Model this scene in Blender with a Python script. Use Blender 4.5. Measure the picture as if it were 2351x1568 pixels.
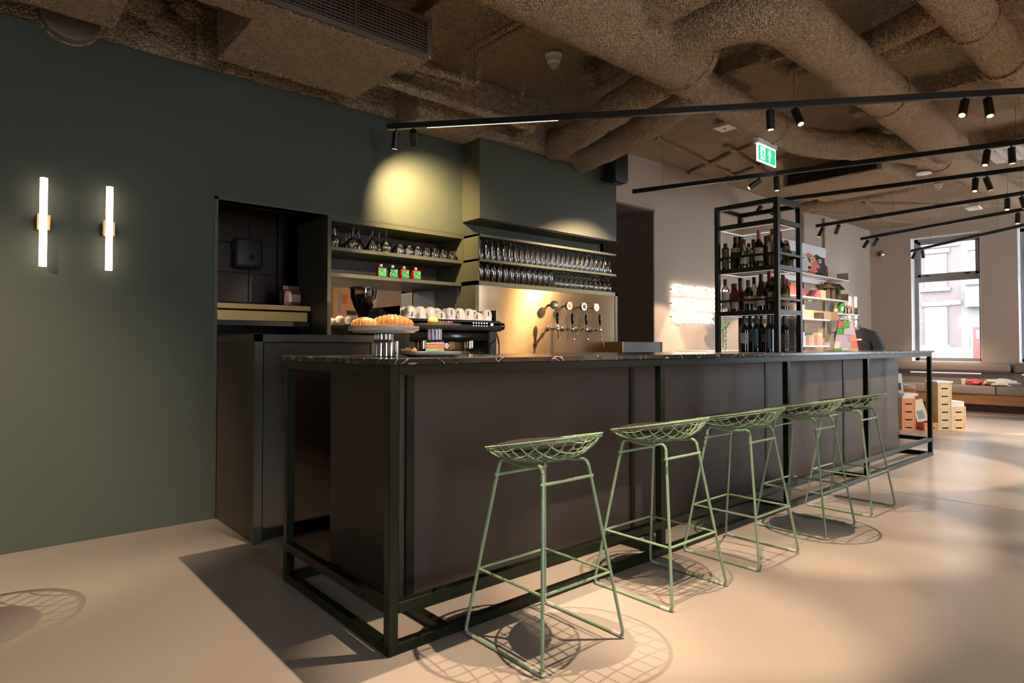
import bpy, bmesh, math, random
from mathutils import Vector, Matrix, noise
random.seed(7)
scene = bpy.context.scene
for o in list(bpy.data.objects): bpy.data.objects.remove(o)
COL = scene.collection
PI = math.pi

# ------------------------------------------------------------------ camera
cam_d = bpy.data.cameras.new('camera'); cam = bpy.data.objects.new('camera', cam_d); COL.objects.link(cam)
cam.location = (-1.1842, -2.0446, 1.148)
cam.rotation_euler = (PI/2 + .0211, 0, .8528 - PI/2)
cam_d.sensor_width = 36; cam_d.lens = 1433.26/2351*36
cam_d.shift_y = -19.9/2351
cam_d.clip_start = .05; cam_d.clip_end = 200
scene.camera = cam
# ------------------------------------------------------------------ world, exposure
w = bpy.data.worlds.new('sky'); scene.world = w; w.use_nodes = True
bg = w.node_tree.nodes['Background']; bg.inputs[0].default_value = (.84, .91, 1, 1); bg.inputs[1].default_value = 14.0
vs = scene.view_settings
vs.view_transform = 'Standard'; vs.look = 'None'; vs.gamma = 1; vs.use_curve_mapping = False
vs.exposure = 0.52
scene.cycles.transparent_max_bounces = 16; scene.cycles.max_bounces = 5; scene.cycles.diffuse_bounces = 3; scene.cycles.glossy_bounces = 3; scene.cycles.use_adaptive_sampling = True; scene.cycles.adaptive_threshold = .08
WARM = (1.0, .75, .49); SPOT = 95.0

# ------------------------------------------------------------------ materials
M = {}
def nodes(m): return m.node_tree.nodes, m.node_tree.links
def mat(name, col, rough=.5, metal=0, spec=.5, bump=None, emit=None, coat=0, vary=None, aniso=None):
    """bump=(scale, distance[, detail]); vary=(scale, amount) gives a faint uneven tone"""
    if name in M: return M[name]
    m = bpy.data.materials.new(name); m.use_nodes = True; N, L = nodes(m)
    b = N['Principled BSDF']; b.inputs['Base Color'].default_value = (*col, 1)
    b.inputs['Roughness'].default_value = rough; b.inputs['Metallic'].default_value = metal
    b.inputs['Specular IOR Level'].default_value = spec
    if coat: b.inputs['Coat Weight'].default_value = coat; b.inputs['Coat Roughness'].default_value = .08
    geo = None
    if bump or vary: geo = N.new('ShaderNodeNewGeometry')
    if bump:
        t = N.new('ShaderNodeTexNoise'); t.inputs['Scale'].default_value = bump[0]; t.inputs['Detail'].default_value = bump[2] if len(bump) > 2 else 2
        bp = N.new('ShaderNodeBump'); bp.inputs['Distance'].default_value = bump[1]; bp.inputs['Strength'].default_value = 1
        L.new(geo.outputs['Position'], t.inputs['Vector']); L.new(t.outputs[0], bp.inputs['Height']); L.new(bp.outputs[0], b.inputs['Normal'])
    if vary:
        t = N.new('ShaderNodeTexNoise'); t.inputs['Scale'].default_value = vary[0]; t.inputs['Detail'].default_value = 4
        L.new(geo.outputs['Position'], t.inputs['Vector'])
        r = N.new('ShaderNodeMix'); r.data_type = 'RGBA'; a = vary[1]
        r.inputs[6].default_value = (*[c*(1-a) for c in col], 1); r.inputs[7].default_value = (*[min(1, c*(1+a)) for c in col], 1)
        L.new(t.outputs[0], r.inputs[0]); L.new(r.outputs[2], b.inputs['Base Color'])
    if emit:
        b.inputs['Emission Color'].default_value = (*emit[0], 1); b.inputs['Emission Strength'].default_value = emit[1]
    M[name] = m; return m
def thin_glass(name, tint, refl=.12, rough=.03):
    if name in M: return M[name]
    m = bpy.data.materials.new(name); m.use_nodes = True; N, L = nodes(m)
    N.remove(N['Principled BSDF']); out = N['Material Output']
    tr = N.new('ShaderNodeBsdfTransparent'); tr.inputs[0].default_value = (*tint, 1)
    gl = N.new('ShaderNodeBsdfGlossy'); gl.inputs['Roughness'].default_value = rough
    fr = N.new('ShaderNodeFresnel'); fr.inputs[0].default_value = 1.5
    ad = N.new('ShaderNodeMath'); ad.operation = 'ADD'; ad.use_clamp = True; ad.inputs[1].default_value = refl
    mx = N.new('ShaderNodeMixShader')
    L.new(fr.outputs[0], ad.inputs[0]); L.new(ad.outputs[0], mx.inputs[0]); L.new(tr.outputs[0], mx.inputs[1]); L.new(gl.outputs[0], mx.inputs[2]); L.new(mx.outputs[0], out.inputs[0])
    M[name] = m; return m
def spray_mat(name, col, dist=.02):
    m = bpy.data.materials.new(name); m.use_nodes = True; N, L = nodes(m); b = N['Principled BSDF']
    b.inputs['Roughness'].default_value = .9; b.inputs['Specular IOR Level'].default_value = .25
    g = N.new('ShaderNodeNewGeometry')
    v = N.new('ShaderNodeTexVoronoi'); v.inputs['Scale'].default_value = 105
    n = N.new('ShaderNodeTexNoise'); n.inputs['Scale'].default_value = 55; n.inputs['Detail'].default_value = 1.5
    n2 = N.new('ShaderNodeTexNoise'); n2.inputs['Scale'].default_value = 2.2; n2.inputs['Detail'].default_value = 1
    for t in (v, n, n2): L.new(g.outputs['Position'], t.inputs['Vector'])
    a = N.new('ShaderNodeMath'); a.operation = 'MULTIPLY_ADD'; a.inputs[1].default_value = -.7
    L.new(v.outputs[0], a.inputs[0]); L.new(n.outputs[0], a.inputs[2])
    bp = N.new('ShaderNodeBump'); bp.inputs['Distance'].default_value = dist; bp.inputs['Strength'].default_value = 1
    L.new(a.outputs[0], bp.inputs['Height']); L.new(bp.outputs[0], b.inputs['Normal'])
    r = N.new('ShaderNodeMix'); r.data_type = 'RGBA'
    r.inputs[6].default_value = (*[c*.88 for c in col], 1); r.inputs[7].default_value = (*[c*1.1 for c in col], 1)
    L.new(n2.outputs[0], r.inputs[0])
    # grains of the sprayed plaster differ in tone from one to the next
    gr = N.new('ShaderNodeSeparateColor'); L.new(v.outputs['Color'], gr.inputs[0])
    mr = N.new('ShaderNodeMapRange'); mr.inputs[3].default_value = .72; mr.inputs[4].default_value = 1.22; L.new(gr.outputs[0], mr.inputs[0])
    mu = N.new('ShaderNodeMix'); mu.data_type = 'RGBA'; mu.blend_type = 'MULTIPLY'; mu.inputs[0].default_value = 1
    L.new(r.outputs[2], mu.inputs[6]); L.new(mr.outputs[0], mu.inputs[7]); L.new(mu.outputs[2], b.inputs['Base Color'])
    M[name] = m; return m
def brushed(name, col, rough=.28, axis=2):
    m = bpy.data.materials.new(name); m.use_nodes = True; N, L = nodes(m); b = N['Principled BSDF']
    b.inputs['Base Color'].default_value = (*col, 1); b.inputs['Metallic'].default_value = 1; b.inputs['Roughness'].default_value = rough
    b.inputs['Anisotropic'].default_value = .92; b.inputs['Anisotropic Rotation'].default_value = .25 if axis == 2 else 0
    g = N.new('ShaderNodeNewGeometry'); mp = N.new('ShaderNodeMapping')
    mp.inputs['Scale'].default_value = (3, 3, 420) if axis == 2 else (420, 3, 3)
    t = N.new('ShaderNodeTexNoise'); t.inputs['Scale'].default_value = 1; t.inputs['Detail'].default_value = 2
    bp = N.new('ShaderNodeBump'); bp.inputs['Distance'].default_value = .00008; bp.inputs['Strength'].default_value = .5
    tg = N.new('ShaderNodeTangent'); tg.direction_type = 'RADIAL'; tg.axis = 'Z'
    L.new(g.outputs['Position'], mp.inputs[0]); L.new(mp.outputs[0], t.inputs['Vector']); L.new(t.outputs[0], bp.inputs['Height']); L.new(bp.outputs[0], b.inputs['Normal']); L.new(tg.outputs[0], b.inputs['Tangent'])
    M[name] = m; return m
def marble():
    m = bpy.data.materials.new('marble'); m.use_nodes = True; N, L = nodes(m); b = N['Principled BSDF']
    b.inputs['Roughness'].default_value = .18; b.inputs['Specular IOR Level'].default_value = .35
    g = N.new('ShaderNodeNewGeometry')
    n = N.new('ShaderNodeTexNoise'); n.inputs['Scale'].default_value = 5; n.inputs['Detail'].default_value = 6; n.inputs['Distortion'].default_value = 1.6
    L.new(g.outputs['Position'], n.inputs['Vector'])
    r = N.new('ShaderNodeValToRGB'); e = r.color_ramp.elements
    e[0].position = .487; e[0].color = (.012, .011, .010, 1); e[1].position = .5; e[1].color = (.55, .50, .44, 1)
    x = e.new(.512); x.color = (.014, .013, .011, 1)
    y = e.new(.40); y.color = (.02, .018, .015, 1); z = e.new(.62); z.color = (.035, .03, .024, 1)
    L.new(n.outputs[0], r.inputs[0]); L.new(r.outputs[0], b.inputs['Base Color']); M['marble'] = m
def wood(name, c1, c2):
    m = bpy.data.materials.new(name); m.use_nodes = True; N, L = nodes(m); b = N['Principled BSDF']; b.inputs['Roughness'].default_value = .45
    g = N.new('ShaderNodeNewGeometry'); mp = N.new('ShaderNodeMapping'); mp.inputs['Scale'].default_value = (10, 1.5, 14)
    n = N.new('ShaderNodeTexNoise'); n.inputs['Scale'].default_value = 1.5; n.inputs['Detail'].default_value = 5; n.inputs['Distortion'].default_value = 1
    r = N.new('ShaderNodeMix'); r.data_type = 'RGBA'; r.inputs[6].default_value = (*c1, 1); r.inputs[7].default_value = (*c2, 1)
    L.new(g.outputs['Position'], mp.inputs[0]); L.new(mp.outputs[0], n.inputs['Vector']); L.new(n.outputs[0], r.inputs[0]); L.new(r.outputs[2], b.inputs['Base Color']); M[name] = m
def brick_mat(name, c1, c2, mortar):
    m = bpy.data.materials.new(name); m.use_nodes = True; N, L = nodes(m); b = N['Principled BSDF']; b.inputs['Roughness'].default_value = .9
    g = N.new('ShaderNodeNewGeometry'); mp = N.new('ShaderNodeMapping'); mp.inputs['Rotation'].default_value = (PI/2, 0, PI/2)
    t = N.new('ShaderNodeTexBrick'); t.inputs['Scale'].default_value = 4.2
    t.inputs['Color1'].default_value = (*c1, 1); t.inputs['Color2'].default_value = (*c2, 1); t.inputs['Mortar'].default_value = (*mortar, 1)
    sx = N.new('ShaderNodeSeparateXYZ'); cx = N.new('ShaderNodeCombineXYZ')
    L.new(g.outputs['Position'], sx.inputs[0]); L.new(sx.outputs[1], cx.inputs[0]); L.new(sx.outputs[2], cx.inputs[1]); L.new(cx.outputs[0], t.inputs['Vector'])
    L.new(t.outputs[0], b.inputs['Base Color']); M[name] = m
def print_mat(name, paper, ink, scale=90, thr=.62, rough=.5):
    """paper with small unreadable lines of print"""
    m = bpy.data.materials.new(name); m.use_nodes = True; N, L = nodes(m); b = N['Principled BSDF']; b.inputs['Roughness'].default_value = rough
    tc = N.new('ShaderNodeTexCoord'); mp = N.new('ShaderNodeMapping'); mp.inputs['Scale'].default_value = (scale, scale, scale*1.3)
    t = N.new('ShaderNodeTexNoise'); t.inputs['Scale'].default_value = 1; t.inputs['Detail'].default_value = 0
    wv = N.new('ShaderNodeTexWave'); wv.bands_direction = 'Z'; wv.inputs['Scale'].default_value = scale*.28
    mu = N.new('ShaderNodeMath'); mu.operation = 'MULTIPLY'; gt = N.new('ShaderNodeMath'); gt.operation = 'GREATER_THAN'; gt.inputs[1].default_value = thr*.62
    r = N.new('ShaderNodeMix'); r.data_type = 'RGBA'; r.inputs[6].default_value = (*paper, 1); r.inputs[7].default_value = (*ink, 1)
    L.new(tc.outputs['Object'], mp.inputs[0]); L.new(mp.outputs[0], t.inputs['Vector']); L.new(tc.outputs['Object'], wv.inputs['Vector'])
    L.new(t.outputs[0], mu.inputs[0]); L.new(wv.outputs[0], mu.inputs[1]); L.new(mu.outputs[0], gt.inputs[0]); L.new(gt.outputs[0], r.inputs[0]); L.new(r.outputs[2], b.inputs['Base Color'])
    M[name] = m

mat('green_wall', (.064, .077, .060), .62, spec=.35, bump=(240, .0006, 3), vary=(1.3, .10))
mat('green_lacquer', (.066, .070, .047), .42, bump=(260, .0003))
mat('beige_wall', (.43, .345, .28), .75, spec=.3, bump=(200, .0006, 3), vary=(1.1, .06))
mat('mauve_wall', (.20, .15, .135), .7, spec=.3)
mat('white_paint', (.72, .71, .70), .5)
mat('reveal_white', (.85, .86, .88), .6)
mat('floor', (.39, .337, .303), .26, spec=.6, bump=(60, .0006, 5), vary=(1.6, .10))
mat('joint_dark', (.12, .10, .08), .8)
spray_mat('spray', (.61, .445, .295), .035)
mat('panel_brown', (.060, .047, .042), .48, spec=.4, bump=(350, .0002))
mat('steel_green', (.006, .011, .005), .34, spec=.32)
mat('black', (.010, .010, .010), .4)
mat('black_gloss', (.008, .008, .008), .12)
mat('dark_grey', (.035, .033, .032), .5)
mat('grille_brown', (.16, .125, .11), .45)
mat('grille_dark', (.02, .017, .015), .6)
mat('stool_green', (.25, .37, .235), .32, spec=.5)
mat('cushion', (.011, .0075, .006), .95, bump=(500, .001))
mat('clear_plastic', (.6, .6, .58), .3)
mat('white_gloss', (.78, .76, .75), .16)
mat('ceramic_grey', (.50, .48, .47), .35)
mat('chrome', (.80, .79, .77), .10, metal=1)
mat('brass', (.60, .38, .16), .3, metal=1)
mat('mirror', (.85, .84, .80), .02, metal=1)
mat('white_plastic', (.80, .79, .77), .35)
mat('tube_lamp', (1, .9, .8), .4, emit=((1, .80, .62), 4.5))
mat('neon', (1, .95, .9), .4, emit=((1, .88, .78), 3.6))
mat('lens', (1, .9, .7), .3, emit=((1, .60, .24), 2.6))
mat('led', (1, .95, .9), .4, emit=((1, .92, .86), .35))
mat('led_warm', (1, .9, .8), .4, emit=((1, .80, .58), 1.5))
mat('dot_light', (1, 1, 1), .4, emit=((1, .97, .92), 2.5))
mat('red_dot', (1, .1, .05), .4, emit=((1, .12, .06), 3))
mat('exit_green', (.02, .42, .20), .4, emit=((.02, .50, .22), .9))
mat('exit_white', (.9, .95, .92), .4, emit=((.85, 1, .95), 1.1))
mat('tile_brown', (.062, .046, .041), .25)
mat('grout', (.045, .036, .032), .9)
mat('felt_grey', (.24, .20, .165), .95, bump=(300, .001))
mat('pvc_mauve', (.22, .175, .155), .6)
wood('wood_warm', (.20, .085, .03), (.36, .17, .06))
mat('plinth', (.06, .038, .025), .6)
brushed('steel_brushed', (.70, .50, .30), .24)
brushed('steel_edge', (.20, .125, .05), .30, axis=0)
marble()
thin_glass('glass', (.985, .98, .97), .17, .05)
thin_glass('glass_smoke', (.80, .76, .70), .07)
thin_glass('glass_pane', (.96, .98, .98), .01, .0)
thin_glass('glass_tower', (.55, .56, .58), .45, .02)
thin_glass('glass_pink', (.92, .86, .85), .30, .22)
for n, c in dict(amber=(.10, .035, .008), dark_wine=(.010, .008, .008), red_liq=(.22, .012, .012), maroon=(.10, .012, .014), olive_liq=(.10, .085, .02), blue_black=(.012, .014, .02)).items():
    mat('liq_'+n, c, .06, coat=.4)
thin_glass('liq_clear', (.80, .76, .66), .14)
for n, c in dict(foil_red=(.30, .015, .02), foil_maroon=(.12, .016, .018), foil_black=(.012, .011, .011), foil_orange=(.42, .10, .02), foil_gold=(.50, .30, .07), cap_white=(.75, .73, .70), neck_green=(.03, .30, .04)).items(): mat(n, c, .35)
for n, p, k in (('label_white', (.62, .59, .55), (.12, .10, .10)), ('label_cream', (.55, .47, .33), (.10, .06, .04)), ('label_tan', (.45, .32, .16), (.09, .05, .03)),
                ('label_yellow', (.60, .36, .04), (.12, .07, .02)), ('label_blue', (.03, .10, .20), (.06, .36, .70)), ('label_green', (.01, .19, .04), (.65, .7, .62)), ('label_gold', (.03, .026, .02), (.46, .33, .13))):
    print_mat(n, p, k, thr=.95 if n == 'label_green' else .62)
for n, c in dict(coral=(.70, .19, .12), pink=(.72, .28, .26), rose=(.70, .10, .12), salmon=(.78, .36, .25), mint=(.20, .52, .38), teal=(.09, .42, .33), yellow=(.72, .50, .09), leaf=(.06, .34, .06), sky=(.28, .42, .62), navy=(.03, .06, .16), lilac=(.48, .42, .55), paper=(.68, .64, .58), bronze=(.075, .052, .022), orange_crate=(.66, .27, .10), tan_crate=(.70, .50, .27), kraft=(.52, .38, .24), charcoal=(.016, .012, .011), bead=(.07, .035, .02), crust=(.62, .30, .10), crumb=(.68, .40, .20), peach=(.72, .42, .22), tan_board=(.45, .34, .22), taillight=(.55, .05, .04)).items():
    mat(n, c, .6)

# ------------------------------------------------------------------ mesh helpers
OFF = {}
class MB:
    def __init__(s): s.bm = bmesh.new()
    def box(s, a, b, bev=0, seg=1):
        lo = [min(a[i], b[i]) for i in range(3)]; hi = [max(a[i], b[i]) for i in range(3)]
        g = bmesh.ops.create_cube(s.bm, size=1)['verts']
        for v in g: v.co = Vector([lo[i] + (v.co[i]+.5)*(hi[i]-lo[i]) for i in range(3)])
        if bev:
            es = list({e for v in g for e in v.link_edges})
            bmesh.ops.bevel(s.bm, geom=es, offset=bev, segments=seg, affect='EDGES', profile=.5)
        return s
    def obox(s, c, size, rz=0, rx=0, ry=0, bev=0):
        g = bmesh.ops.create_cube(s.bm, size=1)['verts']
        R = Matrix.Rotation(rz, 3, 'Z') @ Matrix.Rotation(ry, 3, 'Y') @ Matrix.Rotation(rx, 3, 'X')
        for v in g: v.co = R @ Vector([v.co[i]*size[i] for i in range(3)]) + Vector(c)
        if bev: bmesh.ops.bevel(s.bm, geom=list({e for v in g for e in v.link_edges}), offset=bev, segments=1, affect='EDGES')
        return s
    def tube(s, pts, r, n=8, closed=False, caps=True, rough=0, rs=None):
        P = [Vector(p) for p in pts]; k = len(P); rings = []; up = None
        for i in range(k):
            if closed: t = (P[(i+1) % k]-P[i-1]).normalized()
            else: t = ((P[min(i+1, k-1)]-P[i]).normalized() + (P[i]-P[max(i-1, 0)]).normalized()).normalized()
            if up is None:
                up = Vector((0, 0, 1)) if abs(t.z) < .9 else Vector((1, 0, 0))
            up = (up - t*up.dot(t)).normalized(); sd = t.cross(up)
            rr = rs[i] if rs else r; ring = []
            for j in range(n):
                a = 2*PI*j/n; q = rr
                if rough:
                    p0 = P[i] + (up*math.cos(a)+sd*math.sin(a))*rr
                    q = rr + rough*(noise.noise(p0*9)+.6*noise.noise(p0*23))
                ring.append(s.bm.verts.new(P[i] + (up*math.cos(a)+sd*math.sin(a))*q))
            rings.append(ring)
        for i in range(k if closed else k-1):
            A, B = rings[i], rings[(i+1) % k]
            for j in range(n): s.bm.faces.new((A[j], A[(j+1) % n], B[(j+1) % n], B[j]))
        if caps and not closed:
            s.bm.faces.new(rings[0][::-1]); s.bm.faces.new(rings[-1])
        return s
    def lathe(s, prof, c=(0, 0, 0), n=20, a0=0, a1=2*PI, flute=0, fn=0, rot=None):
        full = abs(a1-a0-2*PI) < 1e-6; m = n if full else n+1; rings = []; c = Vector(c)
        for r, z in prof:
            ring = []
            for j in range(m):
                a = a0+(a1-a0)*j/n; q = r*(1+flute*math.cos(a*fn)) if flute else r
                p = Vector((q*math.cos(a), q*math.sin(a), z))
                if rot: p = rot @ p
                ring.append(s.bm.verts.new(p + c))
            rings.append(ring)
        for A, B in zip(rings, rings[1:]):
            for j in range(m if full else m-1):
                s.bm.faces.new((A[j], A[(j+1) % m], B[(j+1) % m], B[j]))
        if full:
            if prof[0][0] > 1e-5: s.bm.faces.new(rings[0][::-1])
            if prof[-1][0] > 1e-5: s.bm.faces.new(rings[-1])
        return s
    def cyl(s, a, b, r, n=16, r2=None): return s.tube([a, b], r, n, rs=[r, r if r2 is None else r2])
    def prism(s, poly, axis, t0, t1):
        def mk(p, t):
            q = list(p); q.insert(axis, t); return s.bm.verts.new(q)
        A = [mk(p, t0) for p in poly]; B = [mk(p, t1) for p in poly]; k = len(poly)
        s.bm.faces.new(A); s.bm.faces.new(B[::-1])
        for i in range(k): s.bm.faces.new((A[i], B[i], B[(i+1) % k], A[(i+1) % k]))
        return s
    def sphere(s, c, r, sc=(1, 1, 1), u=16, v=10, rough=0, f=8):
        g = bmesh.ops.create_uvsphere(s.bm, u_segments=u, v_segments=v, radius=1)['verts']
        for q in g:
            k = r*(1+rough*noise.noise(q.co*f+Vector(c)*7)) if rough else r
            q.co = Vector((q.co.x*sc[0]*k, q.co.y*sc[1]*k, q.co.z*sc[2]*k)) + Vector(c)
        return s
    def grid(s, x0, x1, y0, y1, z, nx, ny, amp, f=7):
        V = [[s.bm.verts.new((x0+(x1-x0)*i/nx, y0+(y1-y0)*j/ny, z+amp*noise.noise(Vector((x0+(x1-x0)*i/nx, y0+(y1-y0)*j/ny, 3.3))*f))) for j in range(ny+1)] for i in range(nx+1)]
        for i in range(nx):
            for j in range(ny): s.bm.faces.new((V[i][j], V[i][j+1], V[i+1][j+1], V[i+1][j]))
        return s
    def rotate(s, rx=0, ry=0, rz=0, c=(0, 0, 0)):
        R = Matrix.Rotation(rz, 3, 'Z') @ Matrix.Rotation(ry, 3, 'Y') @ Matrix.Rotation(rx, 3, 'X'); c = Vector(c)
        for v in s.bm.verts: v.co = R @ (v.co-c) + c
        return s
    def build(s, name, m, parent=None, smooth=True, local=False, angle=35):
        bmesh.ops.recalc_face_normals(s.bm, faces=s.bm.faces)
        off = Vector((0, 0, 0))
        if parent is not None:
            off = OFF.get(parent.name, Vector((0, 0, 0)))
            if not local and off.length > 0:
                for v in s.bm.verts: v.co -= off
        me = bpy.data.meshes.new(name); s.bm.to_mesh(me); s.bm.free()
        if smooth:
            for p in me.polygons: p.use_smooth = True
            me.set_sharp_from_angle(angle=math.radians(angle))
        me.materials.append(M[m] if isinstance(m, str) else m)
        o = bpy.data.objects.new(name, me); COL.objects.link(o)
        if parent is not None: o.parent = parent; OFF[o.name] = off
        return o
def tag(o, label, cat, group=None, kind=None):
    o['label'] = label; o['category'] = cat
    if group: o['group'] = group
    if kind: o['kind'] = kind
    return o
def struct(o, label=None):
    o['kind'] = 'structure'
    if label: o['label'] = label
    return o
def thing(name, label, cat, loc=(0, 0, 0), rz=0, group=None):
    o = bpy.data.objects.new(name, None); COL.objects.link(o); o.location = loc; o.rotation_euler = (0, 0, rz); o.empty_display_size = .1
    OFF[o.name] = Vector(loc); tag(o, label, cat, group); return o
def copy_tree(o, parent=None):
    c = o.copy(); COL.objects.link(c)
    if parent is not None: c.parent = parent
    for ch in list(o.children): copy_tree(ch, c)
    return c
def dup(o, loc, rz=None, label=None, group=None):
    c = copy_tree(o); c.location = loc
    if rz is not None: c.rotation_euler = (0, 0, rz)
    if label: c['label'] = label
    if group: c['group'] = group
    return c
def fillet(pts, rad, k=4):
    P = [Vector(p) for p in pts]; out = [P[0]]
    for i in range(1, len(P)-1):
        a = (P[i-1]-P[i]); b = (P[i+1]-P[i]); d = min(rad, a.length*.45, b.length*.45); a.normalize(); b.normalize()
        p0, p2 = P[i]+a*d, P[i]+b*d
        for j in range(k+1):
            t = j/k; out.append(p0*(1-t)**2 + P[i]*2*t*(1-t) + p2*t*t)
    out.append(P[-1]); return out
def text_mesh(name, body, size, m, loc, rot, parent, extrude=.0008, align='CENTER'):
    cu = bpy.data.curves.new(name, 'FONT'); cu.body = body; cu.size = size; cu.extrude = extrude; cu.align_x = align; cu.align_y = 'CENTER'
    o = bpy.data.objects.new(name, cu); COL.objects.link(o)
    dg = bpy.context.evaluated_depsgraph_get(); me = bpy.data.meshes.new_from_object(o.evaluated_get(dg))
    bpy.data.objects.remove(o); bpy.data.curves.remove(cu)
    me.materials.clear(); me.materials.append(M[m]); o = bpy.data.objects.new(name, me); COL.objects.link(o)
    o.parent = parent; o.location = Vector(loc)-OFF.get(parent.name, Vector()); o.rotation_euler = rot; return o
ORD = ['first', 'second', 'third', 'fourth', 'fifth', 'sixth', 'seventh', 'eighth', 'ninth', 'tenth', 'eleventh', 'twelfth', 'thirteenth', 'fourteenth', 'fifteenth', 'sixteenth', 'seventeenth', 'eighteenth', 'nineteenth', 'twentieth', 'twenty-first', 'twenty-second', 'twenty-third', 'twenty-fourth', 'twenty-fifth', 'twenty-sixth']

W = 2.406; BW = 2.55; FX = 12.2; CZ = 3.42; YR = -5.5; XR_ = -4.6
# ================================================================== SETTING
fl = struct(MB().box((XR_, YR, -.2), (FX+.4, 3.9, 0)).build('floor', 'floor', smooth=False))
MB().box((4.345, YR+.01, -.01), (4.351, W, .0006)).build('joint', 'joint_dark', fl, smooth=False)
ce = MB().grid(XR_, FX+.4, YR, 4.0, CZ, 420, 236, .014, 6).box((XR_, YR, CZ+.03), (FX+.4, 4.0, CZ+.2)).build('ceiling', 'spray'); struct(ce)
# left (green) wall, with the pass-through and the niche cut out
wl = MB()
wl.box((XR_, W, 0), (.075, W+.12, 3.0)); wl.box((.075, W, 2.135), (2.154, W+.12, 3.0)); wl.box((2.154, W, 0), (4.02, W+.12, 3.0))
struct(wl.build('wall_left', 'green_wall', smooth=False))
MB().box((.055, W-.006, 0), (.078, W+.1, 2.155)).box((.055, W-.006, 2.135), (2.16, W+.1, 2.155)).build('opening_trim', 'green_lacquer', bpy.data.objects['wall_left'], smooth=False)
up = MB(); up.grid(XR_, 4.02, 0, .42, 0, 160, 8, .02, 9)
for v in up.bm.verts: v.co = Vector((v.co.x, W-.005+v.co.z, 3.0+v.co.y))
up.box((XR_, W+.03, 3.0), (4.02, W+.12, CZ+.05))
struct(up.build('wall_upper', 'spray'))
# kitchen seen through the pass-through
k = MB(); k.box((-.5, 3.45, 0), (1.02, 3.55, 3)); k.box((1.0, 2.98, 0), (2.0, 3.08, 3)); k.box((-.6, W+.12, 0), (-.5, 3.55, 3)); k.box((1.02, 3.08, 0), (1.1, 4.1, 3)); k.box((-.6, W+.12, 2.5), (2.2, 4.1, 2.6)); k.box((.8, 4.05, 0), (2.2, 4.15, 2.6)); k.box((2.1, 3, 0), (2.2, 4.1, 2.6))
kw = struct(k.build('wall_kitchen', 'grout', smooth=False))
t0 = None
for i in range(5):
    for j in range(9):
        x0 = -.42+i*.26 + .004; z0 = .02+j*.25
        if x0 > .82: continue
        x1 = min(x0+.252, .856)
        MB().box((x0, 3.436, z0), (x1, 3.452, z0+.242), .002).build('tile', 'tile_brown', kw, smooth=False)
MB().box((.86, 3.43, 0), (.866, 3.452, 2.3)).build('corner_profile', 'chrome', kw, smooth=False)
# beige wall behind the bar's far end, with a doorway
b = MB(); b.box((5.13, BW, 0), (FX+.4, BW+.14, CZ+.03)); b.box((3.98, BW, 2.80), (5.13, BW+.14, CZ+.03)); b.box((3.94, W, 0), (4.02, 3.8, CZ+.03)); b.box((4.02, W, 2.80), (4.06, BW+.14, CZ))
struct(b.build('wall_back', 'beige_wall', smooth=False))
b = MB(); b.box((5.13, BW+.14, 0), (5.2, 3.85, 3)); b.box((3.9, 3.8, 0), (5.2, 3.9, 3)); b.box((3.9, BW+.14, 2.80), (5.2, 3.9, 2.9))
struct(b.build('wall_passage', 'mauve_wall', smooth=False))
MB().box((5.118, BW-.006, 0), (5.14, BW+.16, 2.82)).box((4.02, BW-.006, 2.79), (5.14, BW+.16, 2.815)).build('door_frame', 'mauve_wall', bpy.data.objects['wall_passage'], smooth=False)
MB().box((4.06, 3.74, 2.62), (4.12, 3.8, 2.72), .004).build('switch_box', 'white_plastic', bpy.data.objects['wall_passage'])
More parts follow.
